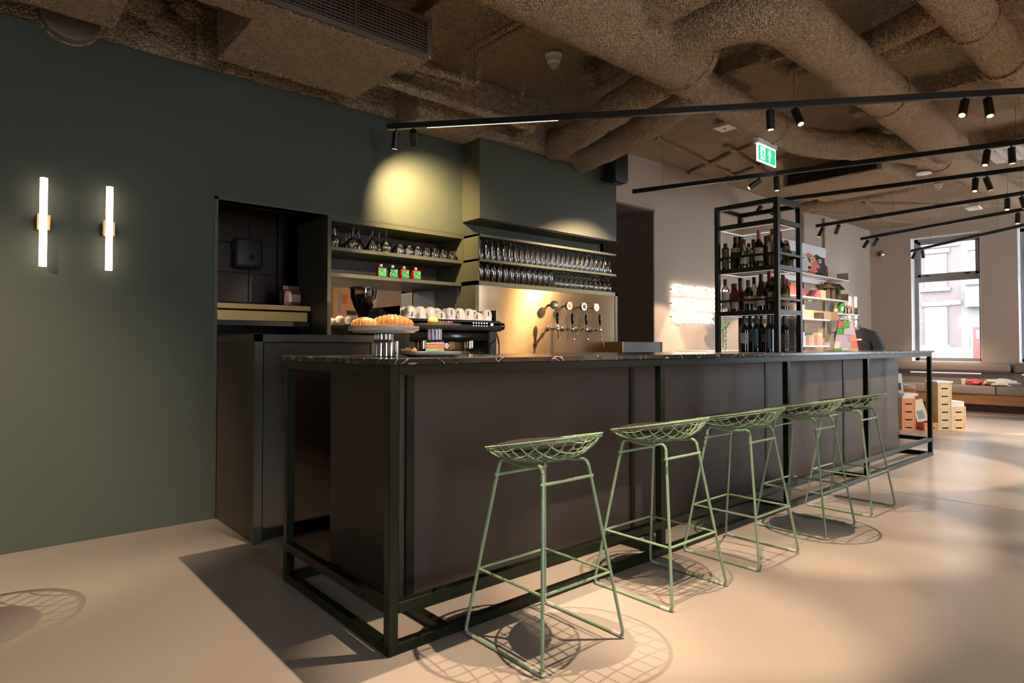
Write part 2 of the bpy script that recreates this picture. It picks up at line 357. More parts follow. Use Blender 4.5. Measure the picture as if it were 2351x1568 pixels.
# street facade with tall windows
WINS = [(.777, 1.852), (-.80, .264), (-2.40, -1.33), (-4.0, -2.93)]
b = MB(); ys = [BW+.14] + [v for p in reversed(sorted(WINS)) for v in (p[1], p[0])] if False else None
edges = [BW+.14]
for y0, y1 in WINS: b.box((FX, edges[-1], 0), (FX+.36, y1, CZ+.03)); b.box((FX, y0, 0), (FX+.36, y1, .86)); b.box((FX, y0, 3.17), (FX+.36, y1, CZ+.03)); edges.append(y0)
b.box((FX, edges[-1], 0), (FX+.36, YR-.2, CZ+.03))
struct(b.build('wall_far', 'beige_wall', smooth=False))
def window(i, axis, fx, s, y0, y1, z0, z1, zt=2.40, handles=True):
    """frame set in the wall; axis 0: plane x=fx, axis 1: plane y=fx; s points outward"""
    def bx(mb, u0, u1, d0, d1, za, zb):
        if axis == 0: mb.box((fx+s*d0, u0, za), (fx+s*d1, u1, zb), .004)
        else: mb.box((u0, fx+s*d0, za), (u1, fx+s*d1, zb), .004)
    f = MB(); bx(f, y0, y0+.07, .20, .27, z0, z1); bx(f, y1-.07, y1, .20, .27, z0, z1); bx(f, y0, y1, .20, .27, z0, z0+.07); bx(f, y0, y1, .20, .27, z1-.07, z1); bx(f, y0, y1, .19, .27, zt-.05, zt+.05)
    wn = struct(f.build('window_%d' % i, 'frame_grey', smooth=False))
    c = MB(); bx(c, y0+.06, y0+.115, .185, .25, zt+.04, z1-.06); bx(c, y1-.115, y1-.06, .185, .25, zt+.04, z1-.06); bx(c, y0+.06, y1-.06, .185, .25, zt+.04, zt+.095); bx(c, y0+.06, y1-.06, .185, .25, z1-.115, z1-.06)
    c.build('casement', 'frame_grey', wn, smooth=False)
    for za, zb in ((z0+.06, zt-.04), (zt+.09, z1-.11)):
        p = MB(); bx(p, y0+.065, y1-.065, .232, .238, za, zb); p.build('pane', 'glass_pane', wn, smooth=False)
    r = MB(); bx(r, y0-.001, y0+.006, -.002, .2, z0, z1); bx(r, y1-.006, y1+.001, -.002, .2, z0, z1); bx(r, y0, y1, -.002, .2, z1-.006, z1+.001); bx(r, y0, y1, -.002, .2, z0-.001, z0+.012)
    r.build('reveal', 'reveal_white', wn, smooth=False)
    if handles:
        for yy in (y0+.2, y1-.25):
            h = MB(); bx(h, yy, yy+.07, .15, .185, zt+.05, zt+.075); h.build('handle', 'dark_grey', wn, smooth=False)
mat('frame_grey', (.30, .285, .29), .45)
for i, (y0, y1) in enumerate(WINS): window(i+1, 0, FX, 1, y0, y1, .86, 3.17)
# the two walls behind the camera, with windows onto the street
b = MB(); RW = [(-.9, .4), (7.2, 9.0), (9.7, 11.6)]; e = XR_-.3
for x0, x1 in RW:
    b.box((e, YR-.3, 0), (x0, YR, CZ+.03)); b.box((x0, YR-.3, 0), (x1, YR, .6)); b.box((x0, YR-.3, 2.95), (x1, YR, CZ+.03)); e = x1
b.box((e, YR-.3, 0), (FX+.4, YR, CZ+.03)); struct(b.build('wall_right', 'beige_wall', smooth=False))
for i, (x0, x1) in enumerate(RW): window(5+i, 1, YR, -1, x0, x1, .6, 2.95, handles=False)
struct(MB().box((XR_-.3, YR-.3, 0), (XR_, W+.12, CZ+.03)).build('wall_rear', 'beige_wall', smooth=False))

# ================================================================== HOOD AND NICHES BEHIND THE BAR
YH = 2.152
t = thing('bulkhead_box', 'dark olive boxed bulkhead hanging above the rows of beer glasses', 'bulkhead', (3.0, 2.28, 2.245))
MB().box((2.112, YH, 2.245), (3.938, W-.002, CZ-.02), .002).build('box', 'green_lacquer', t, smooth=False)
MB().box((2.16, YH+.02, 2.238), (3.90, W, 2.246)).build('underside', 'dark_grey', t, smooth=False)
# niche with shelves
t = thing('shelf_niche', 'olive-edged built-in shelf niche with two boards and a mirror back', 'shelf', (1.5, 2.6, 1.2))
MB().box((.855, W-.004, 1.0), (.885, 2.97, 2.14)).build('divider', 'green_lacquer', t, smooth=False)
MB().box((2.115, W-.004, 1.0), (2.15, 2.83, 2.14)).build('side_panel', 'green_lacquer', t, smooth=False)
MB().box((.885, W-.004, 2.098), (2.115, 2.83, 2.135)).build('top_board', 'green_lacquer', t, smooth=False)
MB().box((.885, W-.002, 1.876), (2.115, 2.815, 1.904), .001).build('shelf_board', 'green_lacquer', t, smooth=False)
MB().box((.885, W-.002, 1.676), (2.115, 2.815, 1.704), .001).build('shelf_board', 'green_lacquer', t, smooth=False)
MB().box((.885, 2.81, 1.70), (2.115, 2.83, 2.1)).build('back_panel', 'panel_brown', t, smooth=False)
MB().box((.885, 2.81, .9), (2.10, 2.83, 1.676)).build('mirror', 'mirror', t, smooth=False)
MB().box((2.098, 2.45, .9), (2.114, 2.812, 1.676)).build('side_lining', 'panel_brown', t, smooth=False)
# kitchen pass counter, hand dryer, packet
t = thing('kitchen_pass_shelf', 'brushed steel pass shelf across the dark kitchen hatch', 'shelf', (.5, 2.95, 1.34))
MB().box((.06, 2.70, 1.42), (.855, 3.0, 1.462), .003).build('top', 'steel_edge', t, smooth=False)
MB().box((.06, 2.715, 1.335), (.835, 2.74, 1.412), .003).build('apron', 'steel_edge', t, smooth=False)
MB().box((.06, 2.72, 1.30), (.855, 2.98, 1.335)).build('lower_rail', 'black', t, smooth=False)
t = thing('paper_dispenser', 'dark rounded paper dispenser on the tiled kitchen wall', 'dispenser', (.60, 3.36, 1.80))
MB().box((.47, 3.31, 1.80), (.70, 3.436, 2.05), .03, 3).build('housing', 'dark_grey', t)
MB().cyl((.60, 3.313, 1.89), (.60, 3.305, 1.89), .022).build('window', 'black_gloss', t)
t = thing('snack_bag', 'dark red printed bag on the kitchen hatch shelf', 'bag', (.82, 2.93, 1.462))
MB().box((.70, 2.86, 1.462), (.845, 2.96, 1.60), .02, 2).build('bag', 'maroon_bag' if 'maroon_bag' in M else mat('maroon_bag', (.14, .03, .025), .35), t)
MB().box((.71, 2.90, 1.60), (.84, 2.915, 1.63)).build('crimped_top', 'maroon_bag', t, smooth=False)
MB().box((.735, 2.855, 1.50), (.835, 2.862, 1.56)).build('print', 'label_cream', t, smooth=False)
# cabinet below the hatch
t = thing('service_cabinet', 'dark brown service cabinet with olive edging left of the bar', 'cabinet', (.46, 2.0, 0))
MB().box((.082, 1.68, 0), (.112, W-.008, 1.17)).build('end_panel', 'panel_brown', t, smooth=False)
MB().box((.076, 1.664, 0), (.122, 1.69, 1.218), .001).build('edge_post', 'green_lacquer', t, smooth=False)
MB().box((.076, 1.664, 1.172), (.85, W-.008, 1.218), .001).build('worktop', 'green_lacquer', t, smooth=False)
MB().box((.122, 1.70, .075), (.85, W-.01, 1.17)).build('carcass', 'dark_grey', t, smooth=False)
d = MB().box((.128, 1.668, .08), (.818, 1.70, 1.166), .001).build('front_door', 'panel_brown', t, smooth=False)
MB().box((.66, 1.662, 1.155), (.80, 1.672, 1.166)).build('grip', 'black', d, smooth=False)
MB().box((.825, 1.666, .08), (.85, 1.70, 1.172)).build('edge_post', 'green_lacquer', t, smooth=False)
MB().box((.122, 1.73, 0), (.85, 1.75, .08)).build('plinth', 'black', t, smooth=False)
# back counter
t = thing('back_counter', 'low dark back counter running behind the bar under the machine', 'counter', (2.5, 2.0, 0))
MB().box((.87, 1.70, .1), (4.40, 2.39, .88)).build('cabinet', 'panel_brown', t, smooth=False)
MB().box((.87, 1.66, .88), (4.42, 2.40, .92), .003).build('worktop', 'steel_edge', t, smooth=False)
MB().box((.9, 1.75, 0), (4.36, 2.38, .1)).build('plinth', 'black', t, smooth=False)
t = thing('end_screen', 'short dark upstand panel at the far end of the tap wall', 'panel', (4.1, 2.1, .92))
MB().box((3.80, 1.96, .92), (4.44, 1.99, 1.19), .002).build('face', 'dark_grey', t, smooth=False)
MB().box((4.44, 1.955, .92), (4.465, 2.3, 1.192), .002).build('edge', 'panel_brown', t, smooth=False)
MB().box((3.785, 1.955, .92), (3.80, 2.19, 1.192), .002).build('edge', 'steel_edge', t, smooth=False)
# tap wall and glass rack
t = thing('tap_wall', 'brushed steel beer tap wall with olive frame', 'tap wall', (3.05, 2.3, .92))
MB().box((2.107, 2.2, .92), (2.145, W, 1.712)).build('frame_side', 'green_lacquer', t, smooth=False)
MB().box((3.972, 2.2, .92), (4.01, W, 1.712)).build('frame_side', 'green_lacquer', t, smooth=False)
MB().box((2.107, 2.2, 1.675), (4.01, W, 1.712)).build('frame_top', 'green_lacquer', t, smooth=False)
MB().box((2.145, 2.205, .92), (3.972, 2.225, 1.675)).build('steel_panel', 'steel_brushed', t, smooth=False)
t = thing('glass_rack', 'open olive rack of two shelves full of upturned glasses', 'rack', (3.05, 2.3, 1.712))
MB().box((2.13, 2.2, 1.712), (2.15, W, 2.125)).build('side_panel', 'green_lacquer', t, smooth=False)
MB().box((2.13, 2.2, 2.10), (3.992, W, 2.122), .001).build('shelf_board', 'green_lacquer', t, smooth=False)
MB().box((2.13, 2.2, 1.884), (3.992, W, 1.906), .001).build('shelf_board', 'green_lacquer', t, smooth=False)
MB().cyl((3.87, 2.33, 2.122), (3.87, 2.33, 2.246), .008, 8).build('hanger_rod', 'green_lacquer', t)

# glasses ---------------------------------------------------------------
def glass_thing(name, label, cat, prof, group, m='glass', n=14):
    o = MB().lathe(prof, n=n).build(name, m, angle=60); tag(o, label, cat, group); return o
flute = [(.030, 0), (.0315, .002), (.027, .06), (.021, .125), (.014, .145), (.007, .152), (.0065, .166), (.024, .178), (.031, .181), (.030, .184), (.008, .185), (.004, .18)]
tallg = [(.030, 0), (.031, .001), (.0305, .11), (.029, .145), (.022, .153), (.012, .157), (.022, .163), (.024, .168), (.004, .166)]
tulip = [(.027, 0), (.028, .001), (.034, .045), (.030, .082), (.016, .105), (.006, .115), (.0055, .142), (.022, .152), (.030, .154), (.03, .156), (.006, .158)]
winep = [(.031, 0), (.032, .001), (.047, .045), (.040, .075), (.018, .108), (.0055, .122), (.005, .185), (.012, .195), (.036, .2), (.037, .203), (.006, .203)]
winer = [(.030, 0), (.031, .001), (.048, .035), (.046, .06), (.026, .088), (.0055, .098), (.005, .175), (.012, .185), (.034, .19), (.035, .193), (.006, .193)]
tumb = [(.037, 0), (.038, .002), (.0395, .04), (.0385, .065), (.032, .083), (.016, .089), (.0, .0895)]
LF = 'upturned stemmed beer flute on the upper shelf of the glass rack'; GF = 'beer flutes on the upper rack shelf'
f0 = glass_thing('beer_flute', LF, 'glass', flute, GF)
for r in range(2):
    for i in range(26):
        x = 2.195+i*.069; y = 2.246+r*.082+random.uniform(-.002, .002)
        o = f0 if r == 0 and i == 0 else dup(f0, (x, y, 1.9065)); o.location = (x, y, 1.9065)
        o['label'] = ('%s beer flute from the left in the front row of the upper rack shelf' % ORD[i]) if r == 0 else 'upturned beer flute in the back row of the upper rack shelf'
LT = 'upturned tall straight beer glass on the lower shelf of the glass rack'
g0 = glass_thing('tall_beer_glass', LT, 'glass', tallg, 'tall beer glasses on the lower rack shelf')
LU = 'upturned tulip beer glass on the lower shelf of the glass rack'
u0 = glass_thing('tulip_beer_glass', LU, 'glass', tulip, 'tulip beer glasses on the lower rack shelf')
first = True
for r in range(2):
    for i in range(13):
        loc = (2.195+i*.0715, 2.246+r*.082, 1.7125)
        o = g0 if first else dup(g0, loc); o.location = loc; first = False
        o['label'] = ('%s tall straight glass from the left in the front row of the lower rack shelf' % ORD[i]) if r == 0 else 'tall straight glass in the back row of the lower rack shelf'
first = True
for r in range(2):
    for i in range(12):
        loc = (3.125+i*.0715, 2.246+r*.082, 1.7125)
        o = u0 if first else dup(u0, loc); o.location = loc; first = False
        o['label'] = ('%s tulip glass from the left in the front row of the lower rack shelf' % ORD[i]) if r == 0 else 'tulip glass in the back row of the lower rack shelf'
# wine glasses and tumblers in the niche
LW = [('wide upturned wine glass at the left end of the niche shelf', .935, 2.46, 'r'), ('wide upturned wine glass, second in the front row of the niche shelf', 1.09, 2.46, 'r'),
      ('tall tapered upturned wine glass in front on the niche shelf', 1.385, 2.46, 'p'), ('tall tapered upturned wine glass left of the foremost one on the niche shelf', 1.29, 2.51, 'p')]
gp = gr = None
for lab, x, y, kd in LW + [('upturned wine glass in the back rows of the niche shelf', x, y, kd) for x, y, kd in ((1.0, 2.58, 'r'), (1.13, 2.60, 'r'), (1.22, 2.62, 'p'), (1.27, 2.70, 'p'), (1.36, 2.68, 'p'), (1.40, 2.60, 'p'), (1.16, 2.72, 'r'))]:
    if kd == 'p':
        if gp is None: gp = glass_thing('wine_glass', lab, 'glass', winep, None, n=18); o = gp
        else: o = dup(gp, (0, 0, 0))
    else:
        if gr is None: gr = glass_thing('wine_glass', lab, 'glass', winer, None, n=18); o = gr
        else: o = dup(gr, (0, 0, 0))
    o.location = (x, y, 1.9045); o['label'] = lab; o['group'] = 'upturned wine glasses in the niche'
tb = None
for r in range(3):
    for i in range(7):
        loc = (1.515+i*.087+(.03 if r % 2 else 0), 2.46+r*.095, 1.9045)
        if loc[0] > 2.06: continue
        if tb is None:
            tb = glass_thing('tumbler', 'first water tumbler from the left in the front row of the niche shelf', 'glass', tumb, 'tumblers in the niche', n=18); tb.location = loc
        else: dup(tb, loc, label='upturned water tumbler in the back rows of the upper niche shelf' if r else '%s water tumbler from the left in the front row of the niche shelf' % ORD[i])
# four square syrup bottles
for i, (x, liq, lab) in enumerate(((1.345, 'liq_maroon', 'square syrup bottle with dark red liquid, leftmost of four with green labels'), (1.452, 'liq_clear', 'square syrup bottle with clear liquid and green label'),
                                   (1.560, 'liq_red_liq', 'square syrup bottle with red liquid, third of four with green labels'), (1.674, 'liq_red_liq', 'square syrup bottle with red liquid, rightmost of four with green labels'))):
    t = thing('syrup_bottle', lab, 'bottle', (x, 2.47, 1.7045), group='syrup bottles on the niche shelf')
    MB().box((-.038, -.026, 0), (.038, .026, .082), .006, 2).lathe([(.014, .08), (.012, .09)], n=12).build('bottle', liq, t, local=True)
    MB().cyl((0, 0, .088), (0, 0, .108), .0125, 12).build('cap', 'cap_white', t, local=True)
    MB().box((-.033, -.0275, .008), (.033, -.0255, .073)).build('label', 'label_green', t, local=True, smooth=False)
# taps and medallions
MEDX = (3.036, 3.234, 3.441, 3.624)
for i, x in enumerate((2.975, 3.175, 3.372, 3.574)):
    nm = ['leftmost', 'second', 'third', 'rightmost'][i]
    m = thing('tap_medallion', ('dark green round beer badge' if i == 0 else 'white round beer badge') + (' on the steel tap wall' if i == 0 else ', %s of the four on the steel tap wall' % nm), 'beer badge', (MEDX[i]-.05, 2.205, 1.535), group='beer badges on the tap wall')
    MB().cyl((0, 0, 0), (0, -.07, 0), .012, 12).build('stem', 'chrome', m, local=True)
    MB().cyl((0, -.07, 0), (0, -.092, 0), .042, 28).build('rim', 'chrome', m, local=True)
    f = MB().cyl((0, -.092, 0), (0, -.0945, 0), .038, 28).build('face', 'badge_green' if i == 0 and 'badge_green' in M else (mat('badge_green', (.015, .06, .045), .3) if i == 0 else 'white_plastic'), m, local=True)
    if i == 0: MB().box((-.012, -.0965, -.012), (.034, -.094, -.002)).box((-.012, -.0965, .004), (.034, -.094, .012)).build('band', 'white_plastic', m, local=True, smooth=False)
    else: MB().lathe([(.020, 0), (.023, .001), (.020, .002)], n=20).rotate(rx=PI/2).build('print_ring', ['pink', 'pink', 'navy', 'ceramic_grey'][i], m, local=True).location = (0, -.0945, 0)
    t = thing('beer_tap', 'chrome beer tap with black handle, %s of the four on the tap wall' % nm, 'beer tap', (x, 2.205, 1.31), group='beer taps on the tap wall')
    MB().lathe([(.024, 0), (.026, .004), (.016, .010)], n=16).rotate(rx=PI/2).tube([(0, 0, 0), (0, -.06, .002), (0, -.075, .002), (0, -.13, .004)], .012, 12).build('shank', 'chrome', t, local=True)
    MB().lathe([(.015, -.014), (.017, -.01), (.017, .01), (.015, .014)], (0, -.062, .002), 12).build('collar', 'chrome', t, local=True)
    MB().lathe([(.016, -.02), (.018, -.012), (.018, .012), (.012, .022), (.008, .035), (.012, .045)], (0, -.135, .004), 14).build('body', 'chrome', t, local=True)
    MB().tube([(0, -.135, -.015), (0, -.145, -.045), (0, -.158, -.075), (0, -.160, -.10)], .008, 10).build('spout', 'chrome', t, local=True)
    MB().lathe([(.008, 0), (.012, .01), (.0165, .05), (.0165, .075), (.011, .10), (.003, .108)], (0, -.135, .048), 14).build('handle', 'black_gloss', t, local=True)

# ================================================================== THE BAR
L = 6.476; DP = 1.018; S = .04
t = thing('bar_counter', 'long bar with black marble top, dark steel frame and brown panels', 'bar counter', (L/2, .5, 0))
MB().box((-.02, -.02, 1.078), (L+.02, DP+.02, 1.10), .002).build('marble_top', 'marble', t, smooth=False)
POSTX = [0, 1.685, 3.19, 4.68, L-S]
for x in POSTX: MB().box((x, 0, 0), (x+S, S, 1.078), .002).build('post', 'steel_green', t, smooth=False)
for x in (0, L-S): MB().box((x, DP-S, 0), (x+S, DP, 1.078), .002).build('post', 'steel_green', t, smooth=False)
for x in (.25, 1.79, 3.44, 4.91): MB().box((x, .29, 0), (x+S, .29+S, 1.078), .002).build('inner_post', 'steel_green', t, smooth=False)
MB().box((S, .001, 1.038), (L-S, S, 1.0775), .002).build('top_rail', 'steel_green', t, smooth=False)
for x in (0, L-S): MB().box((x+.001, S, 1.038), (x+S-.001, DP-S, 1.0775), .002).build('top_rail', 'steel_green', t, smooth=False)
for z0, z1, n in ((0, S, 'floor_rail'), (.15, .19, 'foot_rail')):
    MB().box((S, .001, z0), (L-S, S-.001, z1), .002).build(n, 'steel_green', t, smooth=False)
    for x in (0, L-S): MB().box((x+.001, S, z0), (x+S-.001, DP-S, z1), .002).build(n, 'steel_green', t, smooth=False)
MB().box((S, DP-S, 0), (L-S, DP, S), .002).build('floor_rail', 'steel_green', t, smooth=False)
MB().box((.25, .285, .001), (L-.1, .325, .045), .002).build('floor_rail', 'steel_green', t, smooth=False)
for x in POSTX[1:-1]+[.25]: MB().box((x, S, .001), (x+S, .29, S-.001), .002).build('cross_rail', 'steel_green', t, smooth=False)
MB().box((.235, .305, .052), (6.40, .96, 1.037)).build('body', 'panel_brown', t, smooth=False)
MB().box((.222, .30, .05), (.236, .975, 1.037), .001).build('end_panel', 'panel_brown', t, smooth=False)
xs = [.29, 1.80, 3.45, 4.92, 6.41]
for i in range(4): MB().box((xs[i]+(.004 if i == 0 else .018), .296, .05), (xs[i+1]-.006, .306, 1.037), .001).build('front_panel', 'panel_brown', t, smooth=False)

# ------------------------------------------------------------------ bar stools
def make_stool():
    t = thing('bar_stool', '', 'bar stool', (0, 0, 0), group='green wire bar stools at the bar')
    F, T = .222, .122; ZT = .70; RR = .0068
    for s in (-1, 1):
        x0, x1 = s*F, s*T
        tb_, bb = (x1, T, ZT), (x0, F, RR); tf, bf = (x1, -T, ZT), (x0, -F, RR)
        for a, b_ in ((tb_, bb), (tf, bf)):
            d = Vector(b_)-Vector(a); p0 = Vector(a)+d*.035; p1 = Vector(b_)-d*.03
            MB().tube([p0, p1], RR, 8).build('leg', 'stool_green', t)
        d = Vector(bb)-Vector(tb_); e = Vector(bf)-Vector(tf)
        MB().tube([Vector(tb_)+d*.035, Vector(tb_)+d*.012+Vector((0, -.006, 0)), Vector(tb_)+Vector((0, -.02, -.001)), (x1, .06, ZT-.008), (x1, 0, ZT-.012), (x1, -.06, ZT-.008), Vector(tf)+Vector((0, .02, -.001)), Vector(tf)+e*.012+Vector((0, .006, 0)), Vector(tf)+e*.035], RR, 8).build('seat_rail', 'stool_green', t)
        MB().tube([Vector(bb)-d*.03, Vector(bb)-d*.012+Vector((0, -.006, -.002)), Vector(bb)+Vector((0, -.02, 0)), Vector(bf)+Vector((0, .02, 0)), Vector(bf)-e*.012+Vector((0, .006, -.002)), Vector(bf)-e*.03], RR, 8).build('floor_runner', 'stool_green', t)
        for yy in (-.185, .185): MB().tube([(x0, yy-.022, RR+.0008), (x0, yy+.022, RR+.0008)], RR+.0008, 8).build('glide', 'clear_plastic', t)
    def on(sx, sy, z):
        k = (ZT-z)/(ZT-RR); return Vector((sx*(T+(F-T)*k), sy*(T+(F-T)*k), z))
    z = .26
    for a, b_ in (((-1, -1), (1, -1)), ((1, -1), (1, 1)), ((1, 1), (-1, 1)), ((-1, 1), (-1, -1))):
        MB().tube([on(*a, z), on(*b_, z)], .0055, 8).build('footrest_bar', 'stool_green', t)
    for sy in (-1, 1): MB().tube([on(-1, sy, .635)+Vector((-.012, 0, 0)), on(1, sy, .635)+Vector((.012, 0, 0))], .0062, 8).build('brace', 'stool_green', t)
    R = .232; TILT = .19; ZC = .772
    def surf(x, y):
        r = min(1, math.hypot(x, y)/R); dep = .080*(1-r**3.6)
        z = ZC - TILT*y - dep
        return Vector((x, y, max(z, ZT-.004) if False else z + (TILT*y*.75 if r < 1 else 0)*(1-r)**.7))
    def rim(k, rr, dz): return [Vector((rr*math.cos(a), rr*math.sin(a), ZC-TILT*rr*math.sin(a)+dz)) for a in [2*PI*i/k for i in range(k)]]
    MB().tube(rim(48, R, 0), .0038, 6, closed=True).tube(rim(48, R-.002, -.010), .0034, 6, closed=True).build('rim', 'stool_green', t)
    wm = MB(); n = 11
    for i in range(n):
        q = -R+2*R*(i+.5)/n; h = math.sqrt(max(0, R*R-q*q))
        pts = [surf(q, -h+2*h*j/16) for j in range(17)]; wm.tube(pts, .0026, 5)
        pts = [surf(-h+2*h*j/16, q)+Vector((0, 0, .004)) for j in range(17)]; wm.tube(pts, .0026, 5)
    wm.build('wire_basket', 'stool_green', t)
    c = MB().lathe([(0, 0), (.12, .002), (.165, .010), (.176, .020), (.170, .032), (.13, .040), (0, .042)], n=32)
    c.rotate(rx=-.10)
    for v in c.bm.verts: v.co += Vector((0, .030, .730))
    c.build('cushion', 'cushion', t)
    return t
st0 = make_stool()
SX = [(.5525, -.248, 'nearest green wire bar stool, at the corner end of the bar'), (1.34, -.236, 'green wire bar stool, second from the near corner of the bar'), (2.083, -.245, 'green wire bar stool in the middle of the row of five'),
      (2.877, -.247, 'green wire bar stool, fourth from the near corner of the bar'), (3.615, -.245, 'farthest green wire bar stool of the row along the bar')]
for i, (x, y, lab) in enumerate(SX):
    if i == 0: st0.location = (x, y, 0); st0['label'] = lab
    else: dup(st0, (x, y, 0), label=lab)
dup(st0, (-1.66, .86, 0), rz=2.3, label='green wire stool whose basket shadow falls on the floor by the green wall')

# ------------------------------------------------------------------ things on the bar: cakes
def fluted(t, prof, m): MB().lathe(prof, n=96, flute=.022, fn=32).build('pedestal', m, t, local=True, angle=20)
t = thing('cake_stand', 'grey plate cake stand on ribbed glass foot holding croissants', 'cake stand', (.19, .38, 1.10))
fluted(t, [(.046, 0), (.050, .004), (.050, .062), (.046, .072), (.040, .076), (.040, .100), (.043, .103)], 'glass_pink')
MB().lathe([(.04, .103), (.13, .106), (.138, .112), (.150, .114), (.153, .120), (.153, .133), (.147, .133), (.143, .122), (0, .120)], n=40).build('plate', 'ceramic_grey', t, local=True)
mat('croissant_crust', (.50, .22, .065), .42, bump=(90, .004, 4), vary=(38, .45))
def croissant(loc, rz, lab, sc=1):
    c = thing('croissant', lab, 'croissant', loc, rz, group='croissants on the cake stand')
    pts = []; rs = []; N_ = 84
    for i in range(N_+1):
        u = -1+2*i/N_; a = u*1.0; k_ = (u*5.5+.5) % 1
        r = (.010+.030*max(0, 1-abs(u)**1.7)**.8)*sc*(.90+.13*(1-k_ if u > 0 else k_))
        pts.append(Vector((math.sin(a)*.105*sc, (1-math.cos(a))*.06*sc, .030*sc+.004*(1-abs(u))))); rs.append(r)
    b_ = MB().tube(pts, .02, 18, rs=rs); zmin = min(v.co.z for v in b_.bm.verts)
    for v in b_.bm.verts: v.co.z = max(v.co.z, .006*sc)-.006*sc
    b_.build('pastry', 'croissant_crust', c, local=True)
    return c
croissant((.215, .355, 1.2205), -.55, 'large golden croissant in the middle of the cake stand', 1.0)
croissant((.12, .42, 1.2205), -.9, 'smaller golden croissant at the left of the cake stand', .78)
t = thing('cake_stand', 'small dark plate cake stand on ribbed glass foot with a yellow cake', 'cake stand', (.585, .57, 1.10))
fluted(t, [(.040, 0), (.046, .004), (.046, .068), (.042, .076), (.034, .079), (.034, .132), (.036, .136)], 'glass_pink')
MB().lathe([(.03, .136), (.105, .140), (.122, .146), (.130, .150), (.131, .160), (.127, .160), (.122, .153), (0, .152)], n=40).build('plate', mat('plate_dark', (.14, .12, .115), .4), t, local=True)
tag(MB().sphere((0, 0, .019), .026, (1.05, 1, .8), 18, 12, rough=.12, f=11).build('round_cake', 'yellow'), 'round yellow pistachio cake on the dark plate', 'cake').location = (.565, .555, 1.2525)
t = thing('berry_tart', 'dark red berry tart on the dark plate', 'tart', (.645, .555, 1.2525))
MB().box((-.04, -.018, 0), (.04, .018, .010), .003).build('base', 'crust', t, local=True)
for i in range(12): MB().sphere((-.034+.0062*i, random.uniform(-.012, .012), .013), .007, u=8, v=6).build('berry', mat('berry', (.16, .02, .05), .3), t, local=True)
t = tag(MB().lathe([(0, 0), (.10, 0), (.112, .004), (.135, .012), (.138, .022), (.134, .022), (.128, .012), (0, .010)], n=40).build('plate', 'ceramic_grey'), 'light grey low plate with cake slices on the marble bar', 'plate'); t.location = (.395, .32, 1.10)
t = thing('layer_cake', 'pink, orange and green layered cake slice on the low plate', 'cake', (.405, .30, 1.1105), .75)
for z0, z1, m in ((0, .020, 'teal'), (.020, .026, 'peach'), (.026, .040, 'foil_gold' if False else 'crust'), (.040, .051, 'pink')): MB().obox((0, 0, (z0+z1)/2), (.13-.004*z0*50, .055, z1-z0), bev=.002).build('layer', m, t, local=True)
t = thing('crumble_slice', 'pale crumble slice with red jam layer beside the layered cake', 'cake', (.315, .375, 1.1105), .75)
for z0, z1, m in ((0, .010, 'crumb'), (.010, .014, 'foil_red'), (.014, .024, 'peach')): MB().obox((0, 0, (z0+z1)/2), (.09, .05, z1-z0), bev=.0015).build('layer', m, t, local=True)
for i in range(7): MB().sphere((-.038+.012*i, random.uniform(-.018, .018), .025), .0055, u=6, v=5).build('crumb', 'crumb', t, local=True)

# ------------------------------------------------------------------ espresso machine, grinders, cups
t = thing('espresso_machine', 'black two-group espresso machine with cups on top', 'espresso machine', (1.5, 1.95, .92))
MB().box((1.08, 1.86, .99), (1.95, 2.30, 1.30), .01, 2).build('body', 'black', t)
MB().box((1.06, 1.70, 1.262), (1.985, 1.90, 1.338), .012, 2).build('front_panel', 'black', t)
MB().box((1.08, 1.70, 1.30), (1.97, 2.32, 1.343), .008).build('cup_tray', 'black', t)
MB().box((1.12, 1.74, 1.18), (1.90, 1.90, 1.262), .02, 2).build('head_housing', 'black_gloss', t)
MB().box((1.15, 1.84, 1.0), (1.80, 1.865, 1.20)).build('back_splash', 'steel_edge', t, smooth=False)
MB().box((1.10, 1.66, .96), (1.92, 1.90, 1.0), .005).build('drip_tray', 'chrome', t)
for x in (1.08, 1.87): MB().box((x, 1.72, .95), (x+.08, 2.25, 1.28), .01).build('side_leg', 'black', t)
for x in (1.12, 1.90):
    for y in (1.76, 2.2): MB().cyl((x, y, .92), (x, y, .97), .02, 10).build('foot', 'black', t)
for x in (1.30, 1.72):
    g = MB().cyl((x, 1.78, 1.20), (x, 1.78, 1.135), .036, 20).build('group_head', 'chrome', t)
    MB().lathe([(.034, 0), (.036, .01), (.036, .024), (.03, .026)], (x, 1.78, 1.108), 20).build('portafilter', 'chrome', t)
    MB().tube([(x, 1.745, 1.12), (x, 1.66, 1.11), (x+.005, 1.60, 1.10)], .011, 10).build('portafilter_handle', 'black_gloss', t)
    MB().tube([(x+.012, 1.78, 1.108), (x+.014, 1.775, 1.085)], .006, 8).build('spout', 'chrome', t)
MB().lathe([(.030, 0), (.030, .008), (.024, .010), (.024, .006), (0, .006)], n=24).rotate(rx=PI/2).build('gauge', 'chrome', t, local=True).location = (1.52-1.5, 1.80-1.95, 1.15-.92)
for x0 in (1.37, 1.70):
    for r in range(2):
        for i in range(6): MB().cyl((x0+i*.026, 1.701, 1.322-r*.020), (x0+i*.026, 1.6985, 1.322-r*.020), .005 if r == 0 else .0035, 10).build('button', 'dot_light', t)
text_mesh('digits', '10', .026, 'dot_light', (1.335, 1.6985, 1.312), (PI/2, 0, 0), t)
text_mesh('digits', '09', .026, 'dot_light', (1.880, 1.6985, 1.312), (PI/2, 0, 0), t)
MB().cyl((1.985, 1.75, 1.303), (2.03, 1.75, 1.303), .030, 20).build('steam_knob', 'black_gloss', t)
